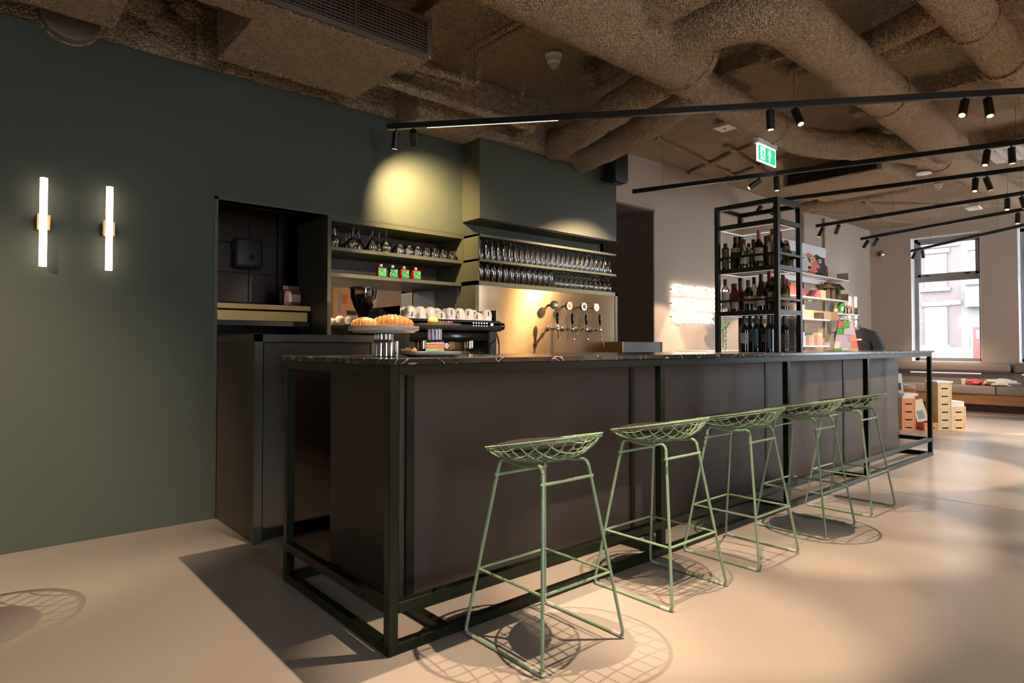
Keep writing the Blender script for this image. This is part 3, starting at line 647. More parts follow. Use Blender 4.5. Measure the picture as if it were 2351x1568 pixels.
MB().lathe([(.014, 0), (.017, .002), (.014, .004)], n=20).rotate(ry=PI/2).build('knob_ring', 'white_plastic', t, local=True).location = (2.031-1.5, 1.75-1.95, 1.303-.92)
MB().tube([(1.955, 1.74, 1.262), (1.955, 1.73, 1.235), (1.945, 1.70, 1.20), (1.925, 1.67, 1.16)], .007, 8).build('wand_joint', 'dark_grey', t)
MB().tube([(1.925, 1.67, 1.16), (1.88, 1.61, 1.03)], .006, 8).build('steam_wand', 'chrome', t)
for x in (1.09, 1.965): MB().box((x, 1.75, 1.343), (x+.004, 2.30, 1.43), .001).build('side_guard', 'glass_smoke', t, smooth=False)
MB().cyl((1.20, 1.719, 1.12), (1.20, 1.7165, 1.12), .004, 8).build('indicator', 'red_dot', t)
cupp = [(.0, .0655), (.019, .0655), (.022, .063), (.031, .058), (.0385, .046), (.0425, .028), (.0445, 0), (.042, 0), (.040, .027), (.036, .044), (.028, .055), (0, .058)]
CL = 'first cup from the left at the machine front, lower of its stack'
cup0 = None; rows = [(1.80, 1.20, 9, 0), (1.90, 1.235, 8, 1), (2.0, 1.20, 9, 0), (2.10, 1.235, 8, 1)]
for y, x0, n, tier in rows:
    for i in range(n):
        for lv in range(2):
            if lv and (i+tier) % 4 == 3: continue
            loc = (x0+i*.088+random.uniform(-.004, .004), y+random.uniform(-.005, .005), 1.3435+lv*.026); rz = -2.2+random.uniform(-.5, .5)
            if cup0 is None:
                cup0 = thing('coffee_cup', CL, 'cup', loc, 0, group='cups on the espresso machine')
                MB().lathe(cupp, n=24).build('bowl', 'white_gloss', cup0, local=True, angle=60)
                MB().tube([(.036, 0, .046), (.052, 0, .046), (.060, 0, .034), (.055, 0, .020), (.040, 0, .018)], .0045, 8).build('handle', 'white_gloss', cup0, local=True)
                cup0.rotation_euler = (0, 0, rz)
            else: dup(cup0, loc, rz, label='white cup in the back rows on the espresso machine' if y > 1.85 else '%s cup from the left at the machine front, %s of its stack' % (ORD[i], 'upper' if lv else 'lower'))
def grinder(x, y, lab, hop=True):
    t = thing('coffee_grinder', lab, 'coffee grinder', (x, y, .92))
    MB().box((-.085, -.11, 0), (.085, .14, .34), .015, 2).build('body', 'black', t, local=True)
    MB().box((-.095, -.12, .33), (.095, .15, .385), .012, 2).build('head', 'black', t, local=True)
    MB().cyl((0, 0, .385), (0, 0, .440), .040, 20).build('collar', 'chrome', t, local=True)
    MB().lathe([(.036, .435), (.040, .45), (.075, .52), (.093, .58), (.094, .64)], n=28).build('hopper', 'glass_smoke', t, local=True)
    MB().lathe([(0, .44), (.036, .45), (.070, .52), (.086, .57), (.08, .592), (.03, .605), (0, .598)], n=28).build('coffee_beans', 'bead', t, local=True).data.materials[0] = mat('beans', (.045, .018, .008), .35, bump=(140, .012))
    MB().lathe([(0, .652), (.092, .652), (.10, .648), (.10, .638), (.092, .636)], n=28).build('lid', 'black', t, local=True)
    MB().tube([(0, -.11, .20), (0, -.17, .17), (0, -.175, .10)], .016, 10).build('chute', 'chrome', t, local=True)
    MB().box((-.04, -.19, .05), (.04, -.11, .06)).build('fork', 'chrome', t, local=True, smooth=False)
    return t
g = grinder(.97, 2.05, 'black coffee grinder with clear hopper full of beans')
t = thing('coffee_grinder', 'low black coffee grinder with small display left of the espresso machine', 'coffee grinder', (.955, 1.79, .92), .1)
MB().prism([(-.17, 0), (.12, 0), (.12, .42), (-.06, .42), (-.17, .345)], 0, -.09, .09).build('body', 'black', t, local=True)
MB().box((-.095, -.06, .42), (.095, .12, .435), .004).build('cover', 'glass_smoke', t, local=True)
MB().obox((.03, -.128, .395), (.05, .003, .018), rx=-.6).build('display', 'dot_light', t, local=True).data.materials[0] = mat('display_blue', (.3, .6, 1), .3, emit=((.45, .7, 1), 1.2))
MB().cyl((-.03, -.185, .10), (-.03, -.185, .26), .013, 12).cyl((.01, -.185, .10), (.01, -.185, .26), .013, 12).build('chute', 'chrome', t, local=True)
MB().sphere((.06, -.19, .15), .03, (1, .6, 1), 10, 7, rough=.3, f=4).build('foil', 'chrome', t, local=True)

# ------------------------------------------------------------------ bottle tower on the bar
TX0, TX1, TY0, TY1 = 3.58, 4.0, .25, .80; P = .036
t = thing('bottle_tower', 'black steel shelf tower full of bottles standing on the bar', 'shelf', (3.79, .525, 1.10))
for x in (TX0, TX1-P):
    for y in (TY0, TY1-P): MB().box((x, y, 1.1), (x+P, y+P, 2.32), .001).build('post', 'black', t, smooth=False)
def ring(z0, z1, nm, m='black', q=P):
    MB().box((TX0+P, TY0+.001, z0), (TX1-P, TY0+q, z1)).build(nm, m, t, smooth=False)
    MB().box((TX0+P, TY1-q, z0), (TX1-P, TY1-.001, z1)).build(nm, m, t, smooth=False)
    MB().box((TX0+.001, TY0+P, z0), (TX0+q, TY1-P, z1)).build(nm, m, t, smooth=False)
    MB().box((TX1-q, TY0+P, z0), (TX1-.001, TY1-P, z1)).build(nm, m, t, smooth=False)
ring(2.284, 2.32, 'top_rail'); ring(2.118, 2.154, 'rail'); ring(1.752, 1.788, 'shelf_rail'); ring(1.40, 1.436, 'shelf_rail')
ring(1.872, 1.890, 'guard_rail', q=.012); ring(1.512, 1.530, 'guard_rail', q=.012)
for z in (2.112, 1.746, 1.394):
    MB().box((TX0+.03, TY0+.03, z+.012), (TX1-.03, TY1-.03, z+.040)).build('shelf_panel', 'white_paint', t, smooth=False)
for z in (2.112, 1.746, 1.394):
    lm = MB(); q = .030
    lm.box((TX0+P, TY0+P, z+.004), (TX1-P, TY0+P+.006, z+.011)); lm.box((TX0+P, TY1-P-.006, z+.004), (TX1-P, TY1-P, z+.011)); lm.box((TX0+P, TY0+P, z+.004), (TX0+P+.006, TY1-P, z+.011)); lm.box((TX1-P-.006, TY0+P, z+.004), (TX1-P, TY1-P, z+.011))
    lm.build('led_strip', 'led', t, smooth=False)
MB().box((TX1-.03, TY0+P, 1.102), (TX1-.022, TY1-P, 1.40)).build('glass_panel', 'glass_tower', t, smooth=False)

def bottle(lab, px_, Yp, z, R, H, sh, nr, liq, foil, label=None, lz=(.2, .55), group=None, neck=None, base_flat=True, cap_h=.22, foil_r=None):
    """R body radius, H height, sh height of shoulder start (0..1), nr neck radius; cap_h part of height"""
    t = thing('bottle', lab, 'bottle', (px_, Yp, z), .47, group)
    s0 = sh*H; s1 = s0+(H-s0)*.42 if sh > .5 else s0+(H-s0)*.7
    prof = [(R*.9, 0), (R, .004), (R, s0), (R*.93, s0+(s1-s0)*.3), (R*.6, s0+(s1-s0)*.7), (nr*1.1, s1), (nr, s1+.01), (nr, H-.004), (nr*.9, H)]
    MB().lathe(prof, n=18).build('glass', liq, t, local=True)
    fr = foil_r or nr*1.12
    MB().lathe([(fr, H*(1-cap_h)), (fr, H-.001), (fr*1.04, H-.0005), (fr*.98, H+.003), (0, H+.003)], n=14).build('cap', foil, t, local=True)
    if neck: MB().lathe([(nr*1.1, H*(1-cap_h)-.022), (nr*1.12, H*(1-cap_h)-.004)], n=14).build('neck_band', neck, t, local=True)
    if label:
        ha = .32 if label == 'label_blue' else 1.15
        l = MB().lathe([(R+.0008, H*lz[0]), (R+.0008, H*lz[1])], n=12, a0=PI-ha, a1=PI+ha)
        l.build('label', label, t, local=True)
    return t
zt = 1.7885; G1 = 'bottles on the top tower shelf'; G2 = 'bottles on the middle tower shelf'; G3 = 'wine bottles at the foot of the tower'
TOP = [
 ('dark gold-patterned gin bottle at the left end of the top tower shelf', (3.660, 0.761), .032, .235, .80, .015, 'liq_dark_wine', 'foil_black', 'label_gold', (.08, .78), None, .16),
 ('black champagne bottle with yellow neck label on the top tower shelf', (3.680, 0.664), .042, .285, .40, .016, 'liq_dark_wine', 'foil_black', 'label_yellow', (.52, .66), None, .25),
 ('dark bottle with maroon foil behind the champagne on the top tower shelf', (3.860, 0.712), .035, .29, .62, .014, 'liq_dark_wine', 'foil_maroon', None, (0, 0), None, .25),
 ('clear bottle with cream label and red cap on the top tower shelf', (3.640, 0.567), .034, .245, .66, .014, 'liq_clear', 'foil_maroon', 'label_cream', (.15, .42), None, .17),
 ('pale square-shouldered bottle with a paper tag on the top tower shelf', (3.720, 0.566), .035, .22, .68, .013, 'liq_clear', 'foil_black', 'label_white', (.62, .72), None, .12),
 ('dark bottle with green neck band on the top tower shelf', (3.800, 0.568), .036, .265, .58, .015, 'liq_dark_wine', 'foil_maroon', None, (0, 0), 'neck_green', .18),
 ('dark wine bottle with cream label and red foil on the top tower shelf', (3.640, 0.439), .038, .305, .60, .014, 'liq_dark_wine', 'foil_orange', 'label_cream', (.16, .52), None, .24),
 ('slim dark bottle with black cap right of the cream-labelled wine on the top tower shelf', (3.720, 0.419), .030, .265, .62, .013, 'liq_olive_liq', 'foil_black', None, (0, 0), None, .20),
 ('bottle with red-brown foil at the back of the top tower shelf', (3.880, 0.470), .034, .30, .62, .014, 'liq_amber', 'foil_maroon', None, (0, 0), None, .24),
 ('clear gin bottle with round white label and orange cap on the top tower shelf', (3.640, 0.322), .040, .30, .60, .016, 'liq_clear', 'foil_orange', 'label_white', (.34, .64), None, .15),
]
TOPR = [('dark wine bottle with bright red foil on the top tower shelf', (3.995, 0.400), .036, .33, .62, .014, 'liq_dark_wine', 'foil_red', 'label_cream', (.22, .55), None, .24),
 ('second gold-patterned gin bottle, near the right end of the top tower shelf', (3.975, 0.350), .032, .245, .80, .016, 'liq_dark_wine', 'chrome', 'label_gold', (.08, .80), None, .14),
 ('clear bottle with red cap at the right end of the top tower shelf', (4.044, 0.340), .034, .225, .62, .014, 'liq_clear', 'foil_red', None, (0, 0), None, .18)]
MID = [
 ('pale-labelled whisky bottle with black cap at the left end of the middle tower shelf', (3.650, 0.749), .036, .285, .64, .014, 'liq_clear', 'foil_black', 'label_white', (.10, .62), None, .20),
 ('red liqueur bottle behind the pale whisky on the middle tower shelf', (3.780, 0.777), .030, .255, .60, .013, 'liq_red_liq', 'foil_maroon', None, (0, 0), None, .22),
 ('dark red vermouth bottle with oval label on the middle tower shelf', (3.660, 0.657), .034, .24, .66, .014, 'liq_maroon', 'foil_black', 'label_cream', (.10, .38), None, .14),
 ('red liqueur bottle with maroon foil on the middle tower shelf', (3.740, 0.654), .034, .265, .60, .013, 'liq_red_liq', 'foil_maroon', None, (0, 0), None, .24),
 ('squat black herbal liqueur bottle with tan label and green neck on the middle tower shelf', (3.640, 0.531), .043, .26, .58, .016, 'liq_dark_wine', 'foil_maroon', 'label_tan', (.22, .48), 'neck_green', .14),
 ('clear round-shouldered bottle with black cap behind the herbal liqueur', (3.840, 0.585), .036, .305, .62, .014, 'liq_clear', 'foil_black', 'label_white', (.12, .5), None, .20),
 ('dark champagne bottle with low cream label on the middle tower shelf', (3.640, 0.421), .041, .30, .38, .016, 'liq_dark_wine', 'foil_black', 'label_cream', (.12, .38), None, .26),
 ('clear bottle with orange cap at the back of the middle tower shelf', (3.880, 0.511), .032, .26, .62, .014, 'liq_clear', 'foil_orange', None, (0, 0), None, .15),
 ('tall dark wine bottle with red foil on the middle tower shelf', (3.700, 0.384), .035, .325, .62, .014, 'liq_dark_wine', 'foil_red', 'label_white', (.2, .55), None, .24),
 ('black liqueur bottle with tan label beside the near tower post', (3.640, 0.316), .040, .265, .56, .016, 'liq_dark_wine', 'foil_maroon', 'label_tan', (.28, .55), 'neck_green', .14),
]
MIDR = [('amber bottle with red cap and tan label on the middle tower shelf', (3.864, 0.340), .034, .285, .60, .014, 'liq_amber', 'foil_red', 'label_tan', (.14, .5), None, .18),
 ('clear vodka bottle with white label and black cap on the middle tower shelf', (4.039, 0.380), .038, .315, .62, .014, 'liq_clear', 'foil_black', 'label_white', (.12, .55), None, .16),
 ('slim maroon bottle at the right end of the middle tower shelf', (4.050, 0.350), .030, .275, .66, .013, 'liq_maroon', 'foil_maroon', 'label_cream', (.12, .5), None, .20)]
for lst, z, gp_ in ((TOP, 1.7885, G1), (MID, 1.4365, G2)):
    for lab, (x, y), R, H, sh, nr, liq, foil, lb, lz, nk, ch in lst: bottle(lab, x, min(max(y, TY0+P+R), TY1-P-R*.6), z, R*.95, H*.96, sh, nr*.95, liq, foil, lb, lz, gp_, nk, cap_h=ch)
for lst, z, gp_ in ((TOPR, 1.7885, G1), (MIDR, 1.4365, G2)):
    for lab, (x, y), R, H, sh, nr, liq, foil, lb, lz, nk, ch in lst: bottle(lab, min(x, TX1-.07), y, z, R*.95, H*.96, sh, nr*.95, liq, foil, lb, lz, gp_, nk, cap_h=ch)
LOW = [('black wine bottle with white label and round seal at the left of the tower foot', 3.640, 0.569, 'label_white', (.24, .52)), ('black wine bottle with grey label behind the leftmost one at the tower foot', 3.780, 0.594, 'label_white', (.28, .55)),
       ('black wine bottle with blue vertical lettering at the tower foot', 3.630, 0.458, 'label_blue', (.10, .62)), ('black wine bottle between the two blue-lettered ones at the tower foot', 3.770, 0.489, 'label_white', (.28, .5)),
       ('second black wine bottle with blue lettering at the tower foot', 3.630, 0.353, 'label_blue', (.10, .62)), ('black wine bottle with gold print behind the second blue-lettered one', 3.790, 0.406, 'label_gold', (.10, .5)), ('plain black wine bottle beside the near tower post at its foot', 3.700, 0.333, None, (0, 0))]
for lab, x, y, lb, lz in LOW:
    o = bottle(lab, x, max(y, TY0+P+.036), 1.1005, .0355, .295, .60, .0135, 'liq_blue_black', 'foil_black', lb, lz, G3, cap_h=.24)
bottle('black wine bottle right of the near tower post at its foot', 3.906, 0.360, 1.1005, .0355, .295, .60, .0135, 'liq_blue_black', 'foil_black', 'label_gold', (.1, .5), G3, cap_h=.24)

# ================================================================== WALL LAMPS
def wall_tube(x, y, z, h, lab, s=1, wall=None):
    t = thing('wall_lamp', lab, 'wall lamp', (x, y, z), group='tube wall lamps')
    MB().tube([(0, -.07, -h/2), (0, -.07, h/2)], .0185*s, 20).build('tube', 'tube_lamp', t, local=True)
    MB().box((-.032*s, -.075, -.045*s), (.032*s, 0, .045*s), .004).build('bracket', 'brass', t, local=True)
    return t
wall_tube(-.868, W, 1.847, .50, 'glowing white tube wall lamp, left of the pair on the green wall')
wall_tube(-.552, W, 1.849, .50, 'glowing white tube wall lamp, right of the pair on the green wall')
wall_tube(10.95, BW, 1.80, .50, 'glowing tube wall lamp behind the hanging shirts, left of two')
wall_tube(11.25, BW, 1.78, .56, 'glowing tube wall lamp behind the hanging shirts, right of two')

# ================================================================== NEON SIGN (three rows of bent tubes; the letters cannot be read)
t = thing('neon_sign', 'glaring white neon sign in three lines on the beige wall', 'neon sign', (6.05, BW, 1.69))
rnd = random.Random(3)
for r, (zc, x1) in enumerate(((1.86, 6.72), (1.685, 6.66), (1.515, 6.40))):
    x = 5.48; k = 0
    while x < x1:
        wd = rnd.choice((.06, .07, .085)); h = .064; y = BW-.035; kind = rnd.randrange(4)
        if kind == 0: pts = [(x, y, zc-h), (x, y, zc+h), (x+wd*.5, y, zc+h*.5), (x+wd, y, zc+h), (x+wd, y, zc-h)]
        elif kind == 1: pts = [(x+wd/2+wd/2*math.cos(a), y, zc+h*math.sin(a)) for a in [.4+5.6*i/14 for i in range(15)]]
        elif kind == 2: pts = [(x, y, zc-h), (x, y, zc+h), (x+wd, y, zc+h*.55), (x, y, zc), (x+wd, y, zc-h)]
        else: pts = [(x+wd, y, zc+h), (x, y, zc+h), (x, y, zc), (x+wd*.9, y, zc), (x, y, zc), (x, y, zc-h), (x+wd, y, zc-h)]
        MB().tube(fillet(pts, .012, 2), .0085, 8).build('neon_tube', 'neon', t); x += wd+.026
    for xx in (5.46, x1): MB().cyl((xx, BW, zc), (xx, BW-.03, zc), .006, 6).build('stand_off', 'dark_grey', t)
t = thing('side_ledge', 'thin pale ledge table against the beige wall behind the bar', 'table', (6.1, 2.35, .0))
MB().box((5.62, 2.12, 1.070), (6.75, 2.53, 1.092), .003).build('top', 'white_paint', t, smooth=False)
for x in (5.66, 6.70): MB().box((x, 2.2, 0), (x+.03, 2.5, 1.07)).build('leg', 'white_paint', t, smooth=False)
t = thing('flower_vase', 'clear bubble glass vase on the ledge behind the bar', 'vase', (6.20, 2.25, 1.0925))
prof = []
for i in range(25): z = .30*i/24; prof.append((.032+.014*abs(math.sin(z*PI/.1)), z))
MB().lathe(prof, n=18).build('glass', 'glass', t, local=True, angle=60)
for i, (dx, dy, h, lab) in enumerate(((-.055, 0, .43, 'pink peony, left of two in the glass vase'), (.17, .06, .44, 'pink peony leaning right in the glass vase'))):
    f = thing('peony', lab, 'flower', (6.20, 2.25, 1.10), group='peonies in the vase')
    MB().tube([(0, 0, 0), (dx*.3, dy*.3, .25), (dx, dy, h)], .004, 6).build('stem', 'leaf', f, local=True)
    for q in range(26):
        a = q*2.4; rr = .048*math.sqrt((q+1)/26)
        MB().sphere((dx+rr*math.cos(a), dy+rr*math.sin(a), h+.025-rr*.4), .020, (1, 1, .55), 8, 6, rough=.3, f=4).build('petal', 'pink', f, local=True)
    for q, (lx, lz) in enumerate(((.05, .30), (.11, .34), (-.04, .27))):
        MB().sphere((dx*.5+lx*(1 if dx > 0 else -.5), dy*.5, lz), .035, (1, .35, .25), 8, 6).rotate(ry=-.6, c=(dx*.5+lx, dy*.5, lz)).build('leaf', 'leaf', f, local=True)

# ================================================================== CEILING SERVICES (all sprayed over)
def duct(name, label, pts, r, fil=0, collars=(), parent_cat='duct', rough=.008, n=24, m='spray', group='sprayed ceiling ducts'):
    P0 = fillet(pts, fil, 8) if fil else [Vector(p) for p in pts]
    Q = []
    for a, b_ in zip(P0, P0[1:]):
        k_ = max(1, int((b_-a).length/.06))
        for i in range(k_): Q.append(a.lerp(b_, i/k_))
    Q.append(P0[-1])
    t = thing(name, label, parent_cat, tuple(P0[0]), group=group)
    MB().tube(Q, r, n, rough=rough).build('tube', m, t)
    for c, d, rr in collars:
        c, d = Vector(c), Vector(d).normalized()
        MB().tube([c-d*.025, c+d*.025], rr, n).build('collar', m, t)
    return t
duct('air_duct', 'widest sprayed round duct running above the bar', [(-2.5, .33, 3.12), (2.46, .33, 3.12)], .245, collars=[((2.44, .33, 3.12), (1, 0, 0), .258), ((.6, .33, 3.12), (1, 0, 0), .256)])
duct('air_duct', 'sprayed duct leaving the widest duct and bending right over the bar', [(2.4, .46, 3.12), (2.9, .57, 3.12), (4.885, .65, 3.12), (6.018, -.035, 3.12), (6.6, -.10, 3.12), (10.2, -.26, 3.12)], .135, .35, collars=[((4.3, .627, 3.12), (1, .03, 0), .145), ((6.5, -.09, 3.12), (1, -.08, 0), .145)])
duct('air_duct', 'sprayed duct elbowing from the widest duct and running away to the right', [(2.12, .35, 3.10), (2.14, -.40, 3.07), (5.95, -.30, 3.07)], .165, .42, collars=[((4.1, -.35, 3.07), (1, 0, 0), .176)])
duct('air_duct', 'short sprayed branch duct at the top edge of the picture', [(1.80, .30, 3.14), (1.72, -.65, 3.14), (1.72, -3, 3.14)], .15, .1)
duct('air_duct', 'sprayed duct at the top right corner with a ring collar', [(1.5, -1.06, 3.12), (6.4, -1.08, 3.12)], .13, collars=[((4.15, -1.06, 3.12), (1, 0, 0), .145), ((3.4, -1.06, 3.12), (1, 0, 0), .142)])
duct('air_duct', 'sprayed branch joining the top right duct, left one', [(3.46, -.45, 3.22), (3.20, -.98, 3.18)], .09)
duct('air_duct', 'sprayed branch joining the top right duct, right one', [(3.66, -.42, 3.24), (3.60, -1.0, 3.18)], .085)
duct('air_duct', 'left of two sprayed ducts dropping to the olive bulkhead', [(2.95, 2.10, 3.02), (2.80, 1.55, 3.0), (2.70, 1.2, 3.05), (2.60, .62, 3.08)], .125, .25)
duct('air_duct', 'right of two sprayed ducts dropping to the olive bulkhead', [(3.37, 2.14, 2.98), (3.25, 1.46, 3.0), (2.95, .60, 3.06)], .12, .3)
# box units
t = thing('air_unit', 'large sprayed ceiling air unit with a brown grille', 'air unit', (.5, 1.7, 2.95))
def rough_box(a, b_, amp=.006, step=.06):
    mb = MB(); mb.box(a, b_)
    for _ in range(1): pass
    L_ = max(b_[i]-a[i] for i in range(3)); bmesh.ops.subdivide_edges(mb.bm, edges=mb.bm.edges[:], cuts=min(16, int(L_/step)), use_grid_fill=True)
    for v in mb.bm.verts: v.co += Vector((noise.noise(v.co*11), noise.noise(v.co*11+Vector((5, 0, 0))), noise.noise(v.co*11+Vector((0, 9, 0)))))*amp
    return mb
rough_box((-.02, 1.42, 2.95), (.92, 2.10, 3.40)).build('housing', 'spray', t)
rough_box((-.56, 1.262, 2.95), (1.0, 1.46, 3.22)).build('grille_box', 'spray', t)
MB().box((-.55, 1.232, 2.955), (1.004, 1.246, 2.985)).box((-.55, 1.232, 3.185), (1.004, 1.246, 3.215)).box((.972, 1.232, 2.985), (1.004, 1.246, 3.185)).box((-.55, 1.232, 2.985), (-.52, 1.246, 3.185)).build('grille_frame', 'grille_brown', t, smooth=False)
MB().box((-.53, 1.2445, 2.98), (.98, 1.262, 3.19)).build('grille_back', 'grille_dark', t, smooth=False)
for i in range(10): MB().box((-.52, 1.234, 2.992+i*.0195), (.972, 1.240, 2.999+i*.0195)).build('louvre', 'grille_brown', t, smooth=False)
v = MB()
for i in range(51): v.box((-.51+i*.029, 1.240, 2.985), (-.506+i*.029, 1.2445, 3.185))
v.build('vanes', 'grille_brown', t, smooth=False)['kind'] = 'stuff'
for x in (.48, .0): MB().box((x, 1.231, 2.985), (x+.008, 1.243, 3.185)).build('mullion', 'grille_brown', t, smooth=False)
for x in (.99, .74, .3, -.1): MB().sphere((x, 1.231, 2.968), .004, u=8, v=5).build('screw', 'chrome', t)
MB().tube([(-.03, 1.50, 2.955), (.06, 1.50, 2.945)], .006, 6).build('tie_rod', 'spray', t)
t = tag(rough_box((-2.4, 1.1, 2.95), (-.575, 2.09, 3.4)).build('bulkhead_box', 'spray'), 'sprayed box bulkhead at the top left corner', 'bulkhead')
t = thing('duct_cap', 'round brown end cap of a duct low in the green wall', 'duct cap', (-.755, W, 3.075))
MB().lathe([(.150, 0), (.150, .05), (.143, .06), (.125, .062), (.122, .058), (0, .058)], n=40).rotate(rx=PI/2).build('cap', 'grille_brown', t, local=True)
MB().lathe([(.160, 0), (.158, .008), (.150, .010)], n=40).rotate(rx=PI/2).build('ragged_edge', 'spray', t, local=True)
MB().box((-.012, -.060, .03), (.008, -.056, .038)).build('red_mark', 'foil_red', t, local=True, smooth=False)
for i, (x, y, z, s_) in enumerate(((-.42, 2.22, 3.22, .13), (-.28, 2.28, 3.16, .09), (-.16, 2.26, 3.30, .10))):
    tag(MB().sphere((0, 0, 0), s_, (1, .7, .8), 14, 10, rough=.5, f=2).build('spray_lump', 'spray'), ['largest', 'smallest', 'rightmost'][i]+' lump of sprayed plaster between the two ceiling boxes', 'plaster').location = (x, y, z)
# pipes
def pipe(label, pts, r, fil=.05, m='spray'): return duct('pipe', label, pts, r, fil, parent_cat='pipe', rough=.004, n=10, m=m, group='sprayed pipes')
t = thing('soffit', 'sprayed soffit above the left part of the olive bulkhead', 'soffit', (2.3, 2.2, 2.935))
rough_box((1.45, 2.09, 2.935), (2.105, 2.385, 3.40)).build('deep_section', 'spray', t); rough_box((2.105, 2.09, 2.935), (3.30, 2.145, 3.40)).build('front_section', 'spray', t)
pipe('thin vertical sprayed pipe left of the big air unit', [(-.075, 2.30, 3.40), (-.075, 2.30, 3.01)], .018)
pipe('vertical sprayed pipe stub in the gap between the ceiling boxes', [(-.32, 2.05, 3.40), (-.32, 2.05, 3.20)], .022)
pipe('sprayed pipe pair bending down beside the air unit, left pipe', [(1.50, .60, 3.25), (1.46, 1.50, 3.25), (1.46, 1.52, 3.0)], .022)
pipe('sprayed pipe pair bending down beside the air unit, right pipe', [(1.57, .60, 3.25), (1.54, 1.45, 3.25), (1.55, 1.46, 3.02), (1.04, 1.55, 3.04)], .022)
pipe('thick sprayed pipe along the green wall ending in a hook', [(.95, 1.80, 3.0), (2.42, 1.80, 3.0), (2.48, 2.34, 3.0)], .036, .04)
pipe('thin sprayed pipe above the thick one by the air unit', [(.95, 1.72, 3.08), (1.62, 1.66, 3.08)], .02)
pipe('small vertical sprayed hanger above the first track', [(2.02, 1.50, 3.39), (2.02, 1.50, 3.05)], .012)
pipe('curved sprayed cable loop under the ceiling beside the wide duct', [(1.9, .72, 3.36), (2.75, 1.05, 3.36), (2.85, 1.35, 3.36), (2.7, 1.6, 3.3)], .02, .2)
tag(MB().sphere((0, 0, 0), .10, (1, .8, .9), 14, 10, rough=.5, f=2.5).build('spray_lump', 'spray'), 'knot of sprayed fittings beside the white smoke detector', 'plaster').location = (2.52, 1.25, 3.30)
RID = [((4.4, 1.98, 3.40), (6.9, 2.25, 3.40), 'long ridge towards the beige wall'), ((5.25, 1.05, 3.40), (5.85, 2.52, 3.40), 'ridge crossing the long one'), ((5.95, 1.0, 3.40), (6.5, 2.4, 3.40), 'ridge right of the crossing'),
       ((5.2, 1.62, 3.40), (7.8, 2.05, 3.40), 'ridge running towards the far wall'), ((8.6, 2.35, 3.40), (11.6, .1, 3.40), 'diagonal ridge over the shelving'), ((8.0, .3, 3.40), (11.9, -1.0, 3.40), 'diagonal ridge at the far right'),
       ((9.5, 2.5, 3.40), (12.1, 1.6, 3.40), 'ridge close to the far corner'), ((3.5, 1.2, 3.38), (3.5, .1, 3.38), 'ridge beside the widest duct'), ((3.65, .5, 3.38), (4.2, -.1, 3.38), 'short ridge between two ducts'), ((3.8, .25, 3.38), (3.84, -2.2, 3.38), 'ridge in the dark bay at the top right'), ((7.0, 1.2, 3.40), (11.0, 1.9, 3.40), 'thin ridge over the shelves')]
for a, b_, d in RID: pipe('sprayed conduit, '+d, [a, b_], .028)
# flat sprayed beams between the ducts
for a, b_, lab in (((3.30, .25, 3.30), (3.75, 1.25, 3.42), 'sprayed flat plate above the duct bend'), ((1.05, .60, 3.33), (1.42, 2.3, 3.42), 'sprayed shallow beam right of the air unit'), ((4.9, -5, 3.28), (5.1, .2, 3.42), 'sprayed shallow beam crossing beyond the top right duct')):
    tag(rough_box(a, b_).build('beam', 'spray'), lab, 'beam')
# second ceiling unit
t = thing('air_curtain', 'sprayed ceiling unit with a long dark grille above the bottle tower', 'air unit', (6.1, .7, 2.95))
rough_box((5.80, .24, 2.95), (6.9, 1.25, 3.38)).build('housing', 'spray', t)
MB().box((5.782, .28, 2.965), (5.80, 1.20, 3.11)).build('grille_back', 'black', t, smooth=False)
for i in range(6): MB().box((5.774, .28+i*.18, 2.96), (5.79, .29+i*.18, 3.115)).build('grille_bar', 'dark_grey', t, smooth=False)
for z in (2.955, 3.035, 3.112): MB().box((5.772, .27, z), (5.792, 1.21, z+.008)).build('grille_rail', 'dark_grey', t, smooth=False)
pipe('sprayed round pipe under the far ceiling unit', [(7.25, 1.75, 3.0), (7.0, .25, 3.0)], .075, 0)
t = thing('ceiling_cassette', 'white square ceiling cassette with louvres at the right edge', 'air unit', (7.2, -.75, 3.2))
MB().box((6.85, -1.15, 3.20), (7.55, -.36, 3.26), .008).build('panel', 'white_plastic', t)
for i in range(8): MB().box((6.92, -1.05+i*.08, 3.190), (7.48, -1.02+i*.08, 3.2)).build('louvre', 'ceramic_grey', t, smooth=False)
MB().box((6.9, -1.1, 3.26), (7.5, -.42, CZ)).build('housing', 'spray', t, smooth=False)
def detector(loc, lab, s=1):
    t = thing('smoke_detector', lab, 'smoke detector', loc)
    MB().lathe([(.055*s, 0), (.055*s, -.012*s), (.046*s, -.018*s), (.044*s, -.05*s), (.030*s, -.058*s)], n=24).build('base', 'white_plastic', t, local=True)
    MB().lathe([(.022*s, -.058*s), (.024*s, -.075*s), (.016*s, -.09*s), (0, -.094*s)], n=20).build('sensor', 'clear_plastic', t, local=True)
detector((2.22, 1.36, 3.41), 'white smoke detector on the sprayed ceiling near the air unit', 1.2)
detector((9.0, .566, 3.41), 'white smoke detector on the far ceiling')
t = thing('sensor_plate', 'white square sensor on the ceiling beside the exit sign duct', 'sensor', (4.55, 1.25, 3.36))
MB().box((-.09, -.09, -.02), (.09, .09, .02), .006).build('plate', 'white_plastic', t, local=True); MB().sphere((0, 0, -.02), .02, (1, 1, .6), 12, 8).build('eye', 'clear_plastic', t, local=True)
t = thing('sensor_plate', 'white square sensor on the far ceiling near the window', 'sensor', (11.0, .6, 3.37))
MB().box((-.13, -.09, -.02), (.13, .09, .02), .006).build('plate', 'white_plastic', t, local=True); MB().box((-.05, -.04, .02), (.05, .04, .05)).build('foot', 'white_plastic', t, local=True)
